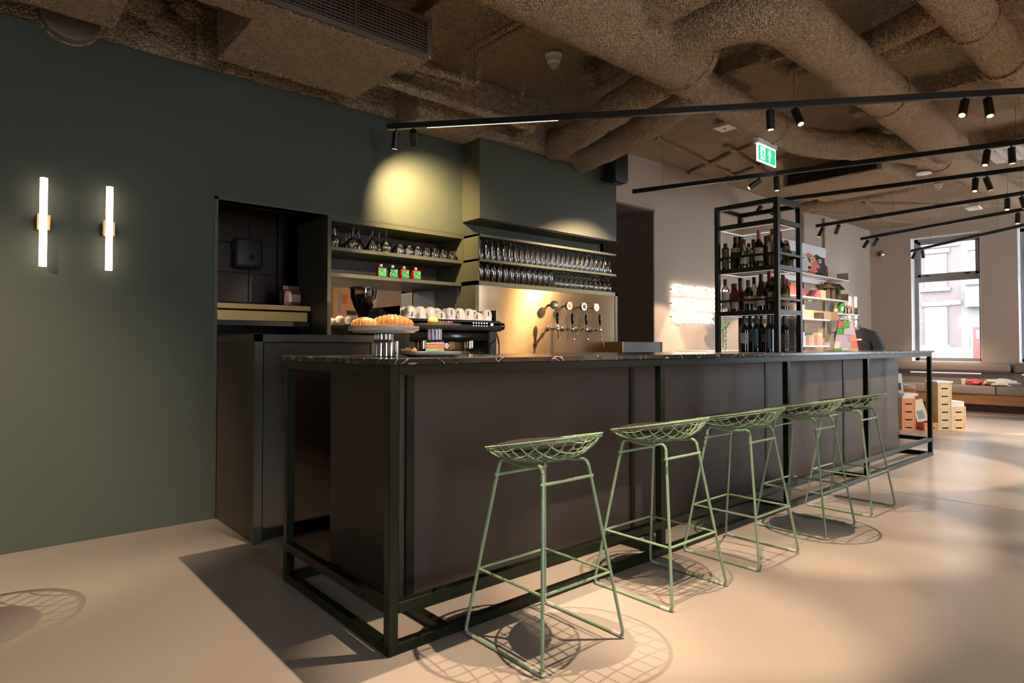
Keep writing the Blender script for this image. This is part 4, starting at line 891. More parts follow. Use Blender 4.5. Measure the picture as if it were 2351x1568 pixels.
tag(MB().lathe([(.10, 0), (.10, -.015), (.08, -.02), (0, -.02)], n=28).build('ceiling_speaker', 'white_plastic'), 'flat white disc speaker on the far ceiling', 'speaker').location = (8.15, .52, 3.40)
t = thing('wall_speaker', 'black wall speaker on a bracket at the right end of the bulkhead', 'speaker', (3.80, 2.1, 2.95))
MB().box((3.66, 1.93, 2.80), (3.87, 2.09, 3.13), .025, 3).build('cabinet', 'black', t)
MB().tube([(3.70, 2.15, 2.86), (3.66, 2.06, 2.83), (3.70, 2.0, 2.79), (3.80, 1.98, 2.79)], .012, 8).build('bracket', 'black', t)
t = thing('wall_camera', 'round brass-coloured dome fitting high on the far wall', 'fitting', (FX, 2.37, 2.93))
MB().lathe([(.07, 0), (.075, .02), (.05, .05), (.03, .055)], n=24).rotate(ry=-PI/2).build('ring', 'brass', t, local=True)
MB().sphere((-.05, 0, 0), .035, u=12, v=8).build('eye', 'black_gloss', t, local=True)
# exit sign
t = thing('exit_sign', 'green emergency exit sign with running figure and arrow', 'sign', (4.22, .66, 2.79))
MB().box((4.04, .64, 2.945), (4.40, .69, 3.0), .004).build('housing', 'white_plastic', t)
MB().box((4.05, .655, 2.785), (4.395, .665, 2.945), .001).build('panel', 'exit_white', t, smooth=False)
MB().box((4.068, .6535, 2.800), (4.378, .655, 2.932)).build('face', 'exit_green', t, smooth=False)
MB().box((4.105, .652, 2.812), (4.185, .6535, 2.922)).build('doorway', 'exit_white', t, smooth=False)
fg = MB(); fg.tube([(4.150, .6518, 2.905), (4.150, .6518, 2.9051)], .009, 10) if False else fg.sphere((4.150, .6515, 2.902), .009, (1, .1, 1), 10, 8)
for a, b_ in (((4.150, 2.89), (4.142, 2.855)), ((4.142, 2.855), (4.165, 2.835)), ((4.165, 2.835), (4.158, 2.815)), ((4.142, 2.855), (4.120, 2.838)), ((4.120, 2.838), (4.100, 2.838)), ((4.148, 2.885), (4.170, 2.868)), ((4.148, 2.885), (4.122, 2.878))):
    fg.tube([(a[0], .6515, a[1]), (b_[0], .6515, b_[1])], .0055, 6)
fg.build('running_figure', 'exit_green', t)
MB().prism([(4.262, 2.812), (4.278, 2.812), (4.278, 2.875), (4.302, 2.862), (4.302, 2.880), (4.270, 2.922), (4.238, 2.880), (4.238, 2.862), (4.262, 2.875)], 1, .652, .6535).build('arrow', 'exit_white', t, smooth=False)

# ================================================================== TRACK LIGHTING
ZT_ = 2.75
def track(lab, a, b_, wires=(.15, .5, .85), led=None):
    a, b_ = Vector((*a, ZT_)), Vector((*b_, ZT_)); d = b_-a; n = d.length; dr = d.normalized(); sd = Vector((-dr.y, dr.x, 0))
    t = thing('light_track', lab, 'light track', tuple(a), group='black ceiling light tracks')
    def bar(u0, u1, z0, z1, w_, nm, m):
        mb = MB(); mb.obox((0, 0, 0), ((u1-u0), w_, z1-z0), rz=math.atan2(dr.y, dr.x)); c = a+dr*((u0+u1)/2)
        for v in mb.bm.verts: v.co += Vector((c.x, c.y, (z0+z1)/2))
        return mb.build(nm, m, t, smooth=False)
    bar(0, n, ZT_-.02, ZT_+.02, .034, 'rail', 'black')
    for u in wires:
        p = a+d*u; MB().tube([(p.x, p.y, ZT_+.02), (p.x, p.y, CZ)], .0016, 5).build('suspension_wire', 'dark_grey', t)
    if led: bar(led[0], led[1], ZT_-.0215, ZT_-.0195, .008, 'linear_led', led[2] if len(led) > 2 else 'led_warm')
    return t, a, d
def spot(lab, base, aim, power=1.0, size=36, L_=.125, blend=.35, col=WARM):
    """a cylinder head on a short stalk under the track, a real spot lamp inside"""
    b0 = Vector((base[0], base[1], ZT_-.02)); aim = Vector(aim); piv = b0-Vector((0, 0, .035)); d = (aim-piv).normalized()
    t = thing('spotlight', lab, 'spotlight', tuple(b0), group='black track spotlights')
    MB().tube([b0+Vector((0, 0, .003)), piv], .007, 8).build('stalk', 'black', t)
    top = piv-d*.02; end = top+d*L_
    MB().tube([top, end], .026, 18).build('head', 'black', t)
    MB().tube([end-d*.012, end+d*.001], .0185, 18).build('lens', 'lens', t)
    l = bpy.data.lights.new('lamp', 'SPOT'); l.energy = SPOT*power; l.color = col; l.spot_size = math.radians(size); l.spot_blend = blend; l.shadow_soft_size = .009
    lo = bpy.data.objects.new('lamp', l); COL.objects.link(lo); lo.parent = t
    lo.location = end+d*.004-b0; lo.rotation_euler = d.to_track_quat('-Z', 'Y').to_euler()
    return t
T1 = track('black light track crossing the picture above the near half of the bar', (1.116, 1.973), (4.6, -2.17), (.12, .30, .52, .9), led=(.30, 1.25))
T2 = track('black light track ending in front of the beige wall beside the doorway', (4.003, 1.987), (5.7, -2.95), (.06, .6), led=(.2, 4.6, 'led_dim') if False else None)
T3 = track('black light track passing behind the bottle tower', (5.42, 1.60), (6.35, -2.4), (.1, .55))
T4 = track('black light track ending before the white shelving', (7.343, 1.539), (6.95, -2.6), (.12, .5))
T5 = track('black light track ending near the far left corner', (8.875, 1.53), (7.4, -2.5), (.12, .5))
T6 = track('farthest black light track, in front of the window', (10.786, 1.424), (7.9, -2.05), (.1, .4))
T0 = track('black light track overhead near the camera', (-.85, 1.35), (2.9, -2.55), (.1, .6))
TB = track('black light track behind the camera', (-3.2, .2), (-1.4, -4.2), (.2, .8))
def on(T, u): p = T[1]+T[2]*u; return (p.x, p.y)
S_ = spot
S_('left spotlight at the wall end of the first track, pointing straight down', on(T1, .012), (1.22, 2.30, 1.35), 1.6, 40, blend=.5, col=(1, .70, .40))
S_('right spotlight at the wall end of the first track, tipped to the shelf niche', on(T1, .036), (1.66, 2.40, 2.28), 2.2, 92, blend=1.0, col=(1, .67, .32))
S_('left of two spotlights in the middle of the first track, pointing straight down', on(T1, .492), (2.95, -.10, 0), 2.2, 50)
S_('right of two spotlights in the middle of the first track, turned to the room', on(T1, .522), (2.3, -1.4, 0), .6, 40)
S_('left spotlight at the right end of the first track, facing the stools', on(T1, .71), (2.0, -.9, .1), .6, 42)
S_('right spotlight at the right end of the first track, facing the stools', on(T1, .735), (2.9, -1.5, 0), .5, 42)
S_('left of two spotlights on the second track, swung towards the wall', on(T2, .235), (3.3, 2.2, 1.5), 3.0, 54, blend=.7, col=(1, .70, .38))
S_('right of two spotlights on the second track, pointing down', on(T2, .265), (4.55, .62, 0), 2.0, 40)
S_('left spotlight at the right end of the second track, swung left', on(T2, .565), (4.2, -.6, 0), 1.1, 40)
S_('right spotlight at the right end of the second track, pointing down', on(T2, .595), (5.2, -1.0, 0), .5, 40)
S_('left of two spotlights seen through the bottle tower', on(T3, .06), (5.2, 2.4, 1.0), 1.6, 40)
S_('right of two spotlights seen through the bottle tower', on(T3, .10), (5.8, 2.4, 1.0), 1.6, 40)
S_('left spotlight of the crossed pair on the third track', on(T3, .53), (5.2, -.5, 0), .6, 42)
S_('right spotlight of the crossed pair on the third track', on(T3, .55), (6.5, -1.3, 0), .5, 42)
S_('left spotlight at the wall end of the fourth track', on(T4, .02), (7.1, 2.4, .6), 1.4, 44)
S_('right spotlight at the wall end of the fourth track', on(T4, .07), (8.6, 2.4, 1.2), 1.5, 44)
S_('left spotlight of the glowing pair on the fourth track', on(T4, .50), (6.3, -.6, 0), .6, 44)
S_('right spotlight of the glowing pair on the fourth track', on(T4, .53), (7.6, -1.2, 0), .5, 42)
S_('left spotlight at the wall end of the fifth track', on(T5, .025), (8.9, 2.5, 1.0), 1.3, 44)
S_('right spotlight at the wall end of the fifth track', on(T5, .06), (9.9, 2.5, 1.4), 1.3, 44)
S_('left spotlight at the right end of the fifth track', on(T5, .49), (7.7, -.4, 0), .6, 42)
S_('right spotlight at the right end of the fifth track', on(T5, .52), (8.9, .2, 0), 1.1, 42)
S_('left spotlight of the pair in front of the window', on(T6, .02), (10.5, 2.3, .6), 1.0, 44)
S_('right spotlight of the pair in front of the window', on(T6, .06), (11.7, 1.3, .5), 2.2, 60, blend=1.0)
S_('left spotlight at the right end of the farthest track', on(T6, .52), (9.9, .2, 0), 3.0, 46)
S_('right spotlight at the right end of the farthest track', on(T6, .56), (8.7, -.9, 0), 2.6, 42)
S_('spotlight on the overhead track above the bar corner', on(T0, .33), (.05, .35, 0), 2.4, 66, L_=.065, blend=.5)
S_('spotlight on the overhead track above the nearest stools', on(T0, .475), (.75, -.35, 0), 2.2, 50, blend=.5)
S_('spotlight on the overhead track lighting the second stool', on(T0, .515), (1.5, -.35, 0), 1.9, 46, blend=.5)
for T, u, x in ((T1, .97, 4.6), (T2, .93, 6.0), (T3, .95, 7.4), (T4, .93, 8.8), (T0, .95, 3.0), (TB, .9, -.6)):  # unseen spots added for floor bounce onto the ceiling, one for the bar front
    S_('spotlight at the %s track end on the unseen side of the room' % {4.6: 'first', 6.0: 'second', 7.4: 'third', 8.8: 'fourth', 3.0: 'overhead', -.6: 'rear'}[x], on(T, u), (5.7, .3, .5) if T is T4 else (x, -4.2, 0), 4.5 if T is T4 else 5.0, 46 if T is T4 else 74, blend=.2 if T is T4 else .6)
S_('added spotlight on the overhead track aimed at the espresso machine', on(T0, .64), (1.5, 1.8, 1.4), 3.0, 34, blend=.8)  # extra lamp out of view, added to brighten the cups
S_('spotlight behind the camera lighting the green wall', on(TB, .13), (-1.72, 2.2, .65), 6.0, 54, blend=.8)

# ================================================================== SHELVING ON THE BEIGE WALL
t = thing('wall_shelving', 'white wall-mounted shop shelving on brass-brown uprights', 'shelf', (9.6, BW, 0))
mat('upright', (.42, .33, .22), .35, metal=.6)
for x in (8.35, 9.16, 9.98): MB().box((x, 2.505, .3), (x+.035, BW, 3.36), .002).build('upright', 'upright', t, smooth=False)
for z in (2.66, 2.19): MB().box((8.2, 2.485, z), (9.97, 2.505, z+.17)).build('back_strip', 'white_paint', t, smooth=False)
SH = [(8.2, 10.48, 2.30, .20), (8.2, 10.48, 1.935, .20), (9.99, 10.90, 1.712, .20), (8.2, 9.64, 1.585, .20), (8.2, 9.64, 1.155, .20), (8.2, 10.3, 1.055, .22)]
for x0, x1, z, dp in SH: MB().box((x0, BW-.05-dp, z-.022), (x1, BW-.05, z), .002).build('shelf_board', 'white_paint', t, smooth=False)
for x, z in ((10.46, 2.30), (9.62, 2.30), (10.46, 1.935), (10.88, 1.712)): MB().box((x, BW-.24, z), (x+.012, BW-.05, z+.13)).build('book_end', 'tan_board', t, smooth=False)
MB().box((9.98, 2.30, 1.585), (10.0, BW-.05, 1.735)).box((8.95, 2.41, 1.585), (9.98, 2.425, 1.735)).build('front_board', 'tan_board', t, smooth=False)
rail_z = 1.62
MB().tube([(10.0, 2.33, rail_z), (10.9, 2.33, rail_z)], .012, 8).build('clothes_rail', 'chrome', t)
yv = 2.30
def mask(x, col, snout, lab):
    t = thing('cardboard_mask', lab, 'mask', (x, 2.40, 2.3005), -.45, group='cardboard masks on the top shelf')
    MB().prism([(-.14, .12), (-.12, .30), (-.02, .36), (.10, .30), (.17, .16), (.10, .02), (-.02, 0), (-.08, .04)], 1, -.02, .0).build('face', col, t, local=True, smooth=False)
    MB().prism([(-.06, .05), (-.04, .20), (.06, .24), (.16, .13), (.09, .03)], 1, -.07, -.02).build('muzzle', col, t, local=True, smooth=False)
    MB().cyl((.0, -.075, .24), (.0, -.02, .24), .035, 14).build('eye', 'paper', t, local=True)
    MB().cyl((.0, -.08, .24), (.0, -.074, .24), .015, 10).build('pupil', 'black', t, local=True)
    MB().box((.09, -.085, .07), (.15, -.06, .11), .01).build('nose', snout, t, local=True)
mask(8.78, 'ceramic_grey', 'black', 'grey cardboard animal mask half hidden by the bottle tower'); mask(9.10, 'coral', 'maroon_bag', 'orange cardboard animal mask on the top shelf'); mask(9.40, 'charcoal', 'foil_red', 'black cardboard animal mask on the top shelf')
for i, x in enumerate((9.78, 10.0, 10.22)):
    t = thing('table_lamp', ['left', 'middle', 'right'][i]+' of three small bronze portable lamps on the shelf', 'lamp', (x, 2.395, 1.9355), group='bronze lamps on the shelf')
    MB().lathe([(.055, 0), (.055, .004), (.048, .006), (.048, .19)], n=20).build('column', 'bronze', t, local=True)
    MB().lathe([(.115, .19), (.117, .195), (.065, .255), (.050, .265), (.050, .29), (.0, .292)], n=24).build('shade', 'bronze', t, local=True)
    MB().sphere((-.07, -.045, .245), .008, u=8, v=6).build('switch', 'brass', t, local=True)
t = thing('watering_can', 'red folded watering can beside the tower on the shelf', 'watering can', (8.78, 2.39, 1.9355))
MB().box((-.08, -.05, 0), (.06, .05, .13), .006).build('body', 'rose', t, local=True); MB().tube([(.06, 0, .05), (.14, 0, .11), (.18, 0, .10)], .014, 8).build('spout', 'rose', t, local=True)
t = thing('folded_house', 'coral red folded paper house on the shelf', 'ornament', (9.22, 2.39, 1.9355))
MB().prism([(-.16, 0), (.02, .13), (.20, 0)], 1, -.06, .06).build('roof', 'rose', t, local=True, smooth=False); MB().obox((-.13, -.02, .06), (.015, .08, .14), ry=.7).build('wing', 'pink', t, local=True)
tag(MB().box((-.10, -.02, 0), (.10, .02, .14), .003).build('gift_box', 'salmon'), 'salmon coloured box standing on the shelf by the bronze lamps', 'box').location = (9.55, 2.38, 1.9355)
tag(MB().box((-.13, -.03, 0), (.10, .03, .20), .003).build('gift_box', 'coral'), 'orange box leaning on the shelf behind the tower', 'box').location = (8.50, 2.39, 1.9355)
for i, (x, w_, h, m, lab) in enumerate(((10.10, .06, .17, 'foil_gold', 'bunch of gold sticks in a cup on the right shelf'), (10.34, .10, .20, 'leaf', 'green printed bag on the right shelf'), (10.48, .10, .12, 'pink', 'pink printed bag on the right shelf'), (10.62, .11, .16, 'coral', 'red and orange printed bag on the right shelf'), (10.78, .08, .12, 'paper', 'pale packet at the end of the right shelf'))):
    t = thing('gift_bag', lab, 'packet', (x, 2.39, 1.7125))
    if i == 0:
        MB().lathe([(.03, 0), (.035, .08)], n=12).build('cup', 'paper', t, local=True)
        for q in range(7): MB().tube([(0, 0, .05), (math.cos(q)*.06, math.sin(q)*.03, h)], .006, 6).build('stick', 'foil_gold', t, local=True)
    else:
        MB().prism([(-w_, 0), (w_, 0), (w_*1.2, h*.9), (w_*.3, h), (-w_*.9, h*.85)], 1, -.025, .025).build('bag', m, t, local=True, smooth=False)
        MB().box((-w_*.5, -.028, h*.25), (w_*.4, -.024, h*.6)).build('print', ['paper', 'paper', 'leaf', 'yellow', 'coral'][i], t, local=True, smooth=False)
tag(MB().box((-.14, -.015, 0), (.14, .015, .22), .002).build('card_sheet', print_mat('card_print', (.72, .50, .42), (.6, .2, .2), 60) or 'card_print'), 'pale pink printed card box standing on the lower shelf', 'card').location = (8.72, 2.39, 1.5855)
tag(MB().box((-.09, -.04, 0), (.09, .04, .11), .004).build('trinket_box', 'bronze'), 'small dark brown box in front of the tan board on the shelf', 'box').location = (9.38, 2.36, 1.5855)
cols = [('navy', .05, .20), ('lilac', .10, .21), ('mint', .10, .16), ('pink', .12, .14), ('salmon', .10, .13), ('mint', .07, .17), ('pink', .12, .18), ('salmon', .12, .21), ('coral', .14, .13), ('sky', .10, .05)]
nm_ = ['navy', 'lilac', 'mint green', 'pink', 'salmon', 'slim mint', 'second pink', 'tall salmon', 'coral', 'low blue']
x = 8.62
for i, ((c, w_, h)) in enumerate(cols):
    tag(MB().box((-w_/2, -.05, 0), (w_/2, .05, h), .003).build('gift_box', c), nm_[i]+' gift box in the row on the lowest visible shelf', 'box', 'gift boxes on the low shelf').location = (x+w_/2, 2.36+.025*(i % 3), 1.1555); x += w_+.004
# hanging clothes
def shirt(x, lab, m, print_=False, dy=0):
    t = thing('t_shirt', lab, 't-shirt', (x, 2.30+dy, 1.20), .0, group='clothes on the rail')
    MB().prism([(-.22, -.62), (.22, -.62), (.23, .05), (.34, -.16), (.42, -.10), (.30, .20), (.10, .27), (.05, .23), (-.05, .23), (-.10, .27), (-.30, .20), (-.42, -.10), (-.34, -.16), (-.23, .05)], 1, -.022, .022).build('shirt', m, t, local=True)
    MB().tube([(-.10, 0, .27), (0, 0, .34), (.10, 0, .27)], .005, 6).tube([(0, 0, .34), (0, 0, .38), (.02, 0, .41), (0, 0, .432)], .004, 6).build('hanger', 'chrome', t, local=True)
    if print_:
        for i, (a, b_) in enumerate(((-.13, -.07), (-.065, -.02), (.0, .05), (.055, .11))): MB().box((a, -.026, .045), (b_, -.022, .078), .006).build('white_print', 'white_plastic', t, local=True)
    t.rotation_euler = (0, 0, -1.05); return t
shirt(10.62, 'black t-shirt with a white chest print on the rail', 'charcoal', True, -.02); shirt(10.74, 'plain black t-shirt behind the printed one', 'charcoal'); shirt(10.86, 'dark t-shirt at the far end of the rail', 'navy')
t = thing('patchwork_garment', 'bright patchwork dress hanging on the rail', 'dress', (10.18, 2.26, .55), -.95)
z1, z0 = 1.02, .10; cl = ['pink', 'coral', 'lilac', 'leaf', 'peach', 'salmon', 'paper', 'yellow', 'rose', 'mint']
rr = random.Random(5); ny = 8
for j in range(ny):
    za = z0+(z1-z0)*j/ny; zb = z0+(z1-z0)*(j+1)/ny; wa = .27-.16*j/ny; wb = .27-.16*(j+1)/ny; cut = [-1, -.45+rr.uniform(-.2, .2), .25+rr.uniform(-.2, .2), 1]
    for i in range(3):
        d0 = .03*math.sin(j*1.3+i*2)
        MB().prism([(cut[i]*wa, za), (cut[i+1]*wa, za), (min(1, cut[i+1]+(.1 if i < 2 else 0))*wb, zb), (max(-1, cut[i]+(.1 if i > 0 else 0))*wb, zb)], 1, -.03+d0*.3, .03+d0*.3).build('patch', cl[rr.randrange(len(cl))], t, local=True, smooth=False)
MB().tube([(-.1, 0, 1.02), (0, 0, 1.05), (.1, 0, 1.02)], .006, 6).build('hanger', 'chrome', t, local=True)
for i in range(6): tag(MB().tube([(0, 0, 0), (-.035, 0, -.03), (-.04, 0, -.08), (-.02, 0, -.13)], .009, 8).build('clothes_hanger', ['brass', 'upright', 'ceramic_grey'][i % 3]), 'empty hanger hooked on the clothes rail', 'hanger', 'empty hangers').location = (10.28+i*.055, 2.33, rail_z+.012)

# ================================================================== WINDOW BENCH
t = thing('window_bench', 'long upholstered bench under the street windows', 'bench', (12.0, -.8, 0))
MB().box((11.74, -4.8, .16), (FX, 2.4, .33), .004).build('wood_front', 'wood_warm', t, smooth=False)
MB().box((11.92, -4.8, 0), (FX, 2.4, .16)).build('plinth', 'plinth', t, smooth=False)
MB().box((11.905, -4.8, 0), (11.92, 2.4, .02)).build('floor_strip', 'tan_board', t, smooth=False)
yy = [2.38, .50, -1.35, -3.2, -4.8]
for a, b_ in zip(yy, yy[1:]): MB().box((11.72, b_+.005, .33), (12.12, a-.005, .475), .02, 3).build('seat_cushion', 'felt_grey', t)
MB().box((12.14, -4.8, .47), (FX, 2.4, .70)).build('back_panel', 'pvc_mauve', t, smooth=False)
for a, b_ in zip([2.38, .33, -1.5, -3.3], [.345, -1.49, -3.29, -4.8]): MB().box((12.03, b_+.004, .69), (FX, a-.004, .855), .06, 5).build('back_roll', 'pvc_mauve', t)
for a, b_ in ((1.86, .78), (.22, -.8)): MB().box((12.125, b_, .655), (12.14, a, .678), .004).build('light_slot', 'led', t)
for i, (y, z, lab, m) in enumerate(((.98, .475, 'white paper cup on the bench', 'white_plastic'), (.66, .475, 'brown paper cup on the bench', 'kraft'))):
    tag(MB().lathe([(.032, 0), (.045, .105), (.043, .105), (.030, .004), (0, .004)], n=18).build('paper_cup', m), lab, 'cup').location = (11.92, y, z)
tag(MB().sphere((0, 0, .052), .09, (1, 1.4, .5), 16, 10, rough=.6, f=2.2).build('pink_wrap', 'rose'), 'crumpled pink wrapping on the bench beside the cups', 'wrapping').location = (11.90, .82, .475)
tag(MB().sphere((0, 0, .062), .12, (1, 1.8, .45), 18, 12, rough=.7, f=2).build('paper_wrap', 'paper'), 'crumpled white paper on the bench at the right', 'paper').location = (11.85, .45, .475)

# ================================================================== CRATES AND BOOKS
CR = -.72; cw, cd, chh = .185, .25, .1075
def crate_proto(m, nm):
    t = thing('folding_crate', '', 'crate', (0, 0, 0), group=nm)
    b_ = MB(); w2, d2 = cw/2, cd/2; th = .008
    b_.box((-w2, -d2, 0), (w2, d2, .006)); b_.box((-w2, -d2+th, 0), (-w2+th, d2-th, chh)); b_.box((w2-th, -d2+th, 0), (w2, d2-th, chh))
    for s in (-1, 1):
        y0, y1 = (s*d2, s*(d2-th)); b_.box((-w2, y0, 0), (w2, y1, .022)); b_.box((-w2, y0, .022), (-.045, y1, .040)); b_.box((.045, y0, .022), (w2, y1, .040)); b_.box((-w2, y0, .040), (w2, y1, chh))
    f = b_
    for sx in (-1, 1): f.box((sx*w2*1.01, -d2-.004, 0), (sx*(w2-.014), -d2, chh)); f.box((sx*(w2+.004), -d2+.0, .0), (sx*w2, -d2+.016, chh)); f.box((sx*(w2+.004), d2-.016, .0), (sx*w2, d2, chh)); f.box((sx*.062, -d2-.0035, .03), (sx*.056, -d2, chh-.02))
    f.box((-w2, -d2-.004, chh-.010), (w2, -d2, chh-.002)); f.box((-w2, -d2-.004, .002), (w2, -d2, .008)); f.box((-.055, -d2-.0035, .055), (.055, -d2, .06)); f.box((-.055, -d2-.003, .082), (.055, -d2, .086))
    f.build('body', m, t, smooth=False)
    return t
tan0 = crate_proto('tan_crate', 'tan folding crates'); org0 = crate_proto('orange_crate', 'orange folding crates')
used = {'t': False, 'o': False}
def put_crate(kind, x, y, n0, n1, lab):
    for k_ in range(n0, n1):
        pr = tan0 if kind == 't' else org0; l = lab % ORD[k_] if '%s' in lab else lab
        if not used[kind]: pr.location = (x, y, k_*chh); pr.rotation_euler = (0, 0, CR); pr['label'] = l; used[kind] = True
        else: dup(pr, (x, y, k_*chh), CR, l)
dx, dy = math.cos(CR), math.sin(CR); nx, ny_ = -math.sin(CR), math.cos(CR)   # along the row, away from the camera
def at(u, v): return (8.79+dx*u+nx*v, .555+dy*u+ny_*v)
p = at(.0925, cd/2); put_crate('t', *p, 0, 6, 'tan folding crate in the tall stack, %s from the floor')
p = at(.2875, cd/2+.01); put_crate('t', *p, 0, 3, 'tan folding crate in the short right stack, %s from the floor')
p = at(-.37, cd/2+.05); put_crate('o', *p, 0, 4, 'orange folding crate in the stack by the bar end, %s from the floor')
p = at(-.11, cd/2-.02); put_crate('o', *p, 0, 1, 'orange folding crate lying alone under the leaning book')
p = at(-.44, cd/2+.42); put_crate('o', *p, 0, 6, 'orange folding crate in the rear stack, %s from the floor')
p = at(-.13, cd/2+.42); put_crate('o', *p, 0, 5, 'orange folding crate in the rear stack behind the leaning book, %s from the floor')
def book(u, v, z, w_, d_, h, m, lab, tilt=0):
    p = at(u, v); t = thing('book', lab, 'book', (*p, z), CR)
    MB().box((-w_/2+.002, -d_/2+.002, .003), (w_/2-.002, d_/2-.002, h-.003)).build('pages', 'paper', t, local=True, smooth=False)
    MB().box((-w_/2, -d_/2, 0), (w_/2, d_/2, .003)).box((-w_/2, -d_/2, h-.003), (w_/2, d_/2, h)).box((-w_/2, -d_/2, 0), (-w_/2+.003, d_/2, h)).build('cover', m, t, local=True, smooth=False)
    return t
book(.09, cd/2, 6*chh+.0005, .22, .28, .022, 'white_plastic', 'white book on top of the tall tan stack')
book(.28, cd/2, 3*chh+.0005, .17, .23, .05, 'paper', 'thick pale book on the short tan stack'); book(.285, cd/2, 3*chh+.0515, .16, .22, .018, 'white_plastic', 'white book on the thick pale one')
book(-.36, cd/2+.05, 4*chh+.0005, .17, .23, .035, 'paper', 'pale book on the front orange stack'); book(-.33, cd/2+.05, 4*chh+.036, .19, .24, .03, 'white_plastic', 'white book lying across the front orange stack')
book(-.13, cd/2+.42, 5*chh+.0005, .20, .25, .05, 'paper', 'thick white book on the rear orange stack')
def upright(u, v, z, w_, h, m, lab, tilt, pm):
    p = at(u, v); t = thing('book', lab, 'book', (*p, z), CR)
    mb = MB().box((-w_/2, -.012, 0), (w_/2, .012, h)); mb.rotate(rx=-.15, ry=tilt); mb.build('cover', m, t, local=True, smooth=False)
    mb = MB().box((-w_*.35, -.0135, h*.12), (w_*.25, -.0118, h*.5)); mb.rotate(rx=-.15, ry=tilt); mb.build('cover_print', pm, t, local=True, smooth=False)
upright(-.14, cd/2-.02, chh+.004, .16, .30, 'label_cream' if False else mat('cover_cream', (.58, .52, .38), .4), 'cream illustrated book leaning on the lone orange crate', -.22, mat('cover_teal', (.12, .20, .17), .4))
upright(-.33, cd/2+.20, 4*chh+.06, .12, .27, 'paper', 'upright photo book on the front orange stack', .0, 'charcoal')

# ================================================================== STREET OUTSIDE
GZ = -.4
struct(MB().box((FX+.36, -30, GZ-.3), (60, 40, GZ)).build('street_ground', mat('asphalt', (.13, .125, .125), .9), smooth=False))
brick_mat('brick_red', (.10, .069, .062), (.086, .061, .056), (.115, .103, .098)); brick_mat('brick_grey', (.112, .099, .088), (.103, .091, .083), (.128, .118, .11))
mat('stucco', (.165, .16, .155), .8); mat('curtain', (.135, .142, .138), .9); mat('street_glass', (.20, .25, .27), .08); mat('door_red', (.18, .019, .017), .4); mat('car_white', (.19, .19, .187), .25, coat=.3)
HX = 30.0
def house(nm, lab, y0, y1, m, zt_):
    t = thing('town_house', lab, 'house', (HX+4, (y0+y1)/2, GZ)); MB().box((HX, y0, GZ), (HX+8, y1, zt_)).build('wall', m, t, smooth=False); MB().box((HX-.05, y0, GZ), (HX, y1, 1.1)).build('plinth', 'stucco', t, smooth=False); return t
h1 = house('a', 'red brick town house with white window bands across the street', 5.2, 11.5, 'brick_red', 10.5)
h2 = house('b', 'greyish brick town house with a red door across the street', -9, 5.2, 'brick_grey', 10)
def hwin(h, y0, y1, z0, z1, split=.5, lintel=True):
    wn = MB().box((HX-.06, y0-.06, z0-.06), (HX+.02, y1+.06, z1+.06)).build('window', 'stucco', h, smooth=False)
    zm = z0+(z1-z0)*split
    for a, b_ in ((z0, zm-.05), (zm+.05, z1)):
        MB().box((HX-.07, y0, a), (HX-.055, y1, b_)).build('pane', 'street_glass', wn, smooth=False)
        MB().box((HX-.0755, y0+.05, a+.03), (HX-.0705, y1-.05, b_-.03)).build('curtain', 'curtain', wn, smooth=False)
    if lintel:
        MB().box((HX-.09, y0-.16, z1+.10), (HX+.02, y1+.16, z1+.28)).build('lintel', 'stucco', h, smooth=False)
        MB().box((HX-.12, y0-.18, z0-.22), (HX+.02, y1+.25, z0-.06)).build('sill', 'stucco', h, smooth=False)
for yy_ in (5.75, 8.0, 10.2):
    hwin(h1, yy_, yy_+.68, 3.70, 5.0, .62); hwin(h1, yy_, yy_+.70, 1.25, 2.75, .62); hwin(h1, yy_, yy_+.66, 6.3, 7.6, .62)
MB().box((HX-.06, 5.2, 5.35), (HX, 11.5, 5.62)).build('band', 'stucco', h1, smooth=False); MB().box((HX-.06, 5.2, 2.88), (HX, 5.75, 3.06)).build('band', 'stucco', h1, smooth=False)
for yy_ in (4.35, 1.6, -1.0, -3.6):
    hwin(h2, yy_-.25, yy_+.45, 3.9, 5.0, .5)
MB().box((HX-.35, 4.3, 2.75), (HX, 5.0, 3.55)).build('balcony', 'stucco', h2, smooth=False)
for i in range(3): MB().box((HX-.37, 4.40+i*.2, 2.9), (HX-.34, 4.5+i*.2, 3.4)).build('baluster_opening', 'frame_grey', h2, smooth=False)
MB().box((HX-.08, 4.05, GZ+.2), (HX, 4.86, 2.0)).build('door_surround', 'stucco', h2, smooth=False)
MB().box((HX-.10, 4.10, GZ+.2), (HX-.06, 4.80, 1.92)).build('door', 'door_red', h2, smooth=False)
MB().box((HX-.11, 4.58, 1.45), (HX-.09, 4.68, 1.8)).build('door_glass', 'street_glass', h2, smooth=False)
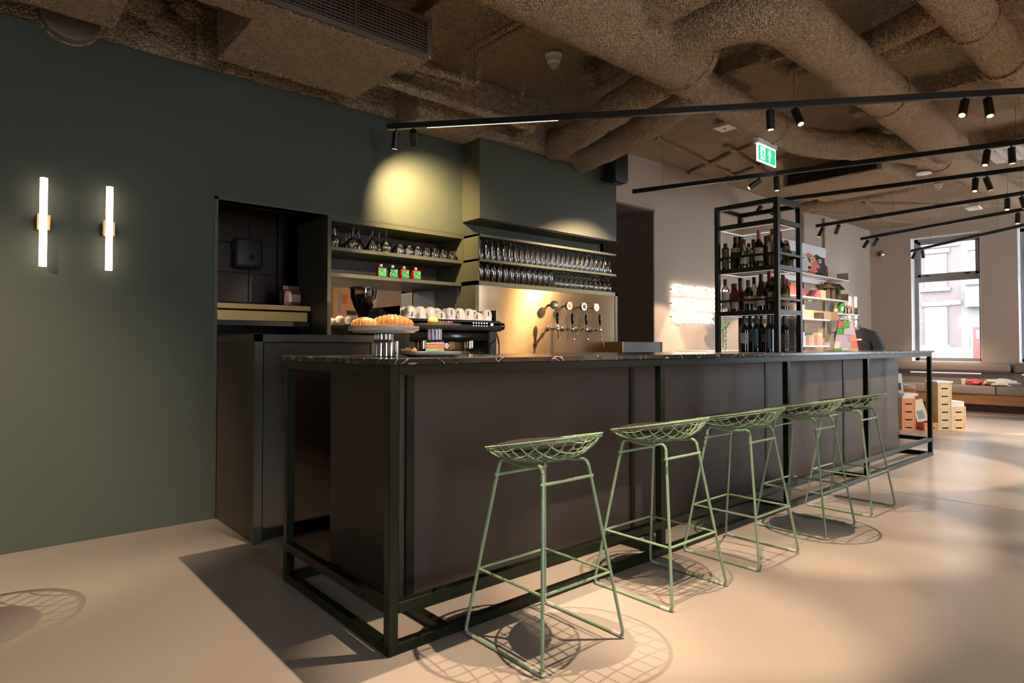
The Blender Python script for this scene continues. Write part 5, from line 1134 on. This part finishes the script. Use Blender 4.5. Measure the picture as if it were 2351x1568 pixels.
MB().lathe([(0, 0), (.40, 0), (.42, .02), (.44, .10)], n=24, a0=0, a1=PI).rotate(rx=PI/2, rz=-PI/2).build('fanlight', 'street_glass', h2).location = (HX-.06-OFF[h2.name].x, 4.45-OFF[h2.name].y, 2.05-OFF[h2.name].z)
# parked car
t = thing('parked_car', 'white estate car parked across the street, rear to the right', 'car', (24.5, 6.0, GZ))
prof = [(-2.0, .28), (-2.02, .75), (-1.95, .95), (-1.55, 1.50), (-1.2, 1.56), (.6, 1.55), (1.15, 1.02), (2.1, .88), (2.2, .55), (2.15, .28)]
mb = MB().prism(prof, 0, -.85, .85); mb.build('body', 'car_white', t, local=True)
for pts in ([(-1.78, 1.0), (-1.42, 1.42), (-1.32, 1.42), (-1.30, 1.0)], [(-1.2, 1.0), (-1.2, 1.44), (-.25, 1.46), (-.25, 1.0)], [(-.15, 1.0), (-.15, 1.46), (.5, 1.45), (.98, 1.0)]): MB().prism(pts, 0, -.862, -.85).build('side_window', 'street_glass', t, local=True, smooth=False)
MB().box((-.80, -2.05, .72), (-.862, -1.86, .92), .01).build('tail_light', 'taillight', t, local=True)
for y in (-1.35, 1.4): MB().cyl((-.87, y, .31), (-.62, y, .31), .31, 24).build('wheel', 'black', t, local=True)

# ================================================================== POSTER ON THE WALL BEHIND THE CAMERA (seen in the niche mirror)
t = thing('framed_print', 'framed abstract print on the wall opposite, seen in the niche mirror', 'picture', (5.4, YR, 1.7))
MB().box((4.95, YR, 1.70), (5.72, YR+.03, 2.60), .004).build('frame', 'tan_board', t, smooth=False)
MB().box((4.98, YR+.03, 1.73), (5.69, YR+.033, 2.57)).build('paper', 'peach', t, smooth=False)
for a, b_, m in (((5.10, 1.9), (5.16, 2.4), 'sky'), ((5.18, 2.1), (5.32, 2.32), 'coral'), ((5.30, 1.85), (5.55, 1.95), 'charcoal'), ((5.40, 2.2), (5.6, 2.45), 'yellow')): MB().box((a[0], YR+.033, a[1]), (b_[0], YR+.036, b_[1])).build('shape', m, t, smooth=False)
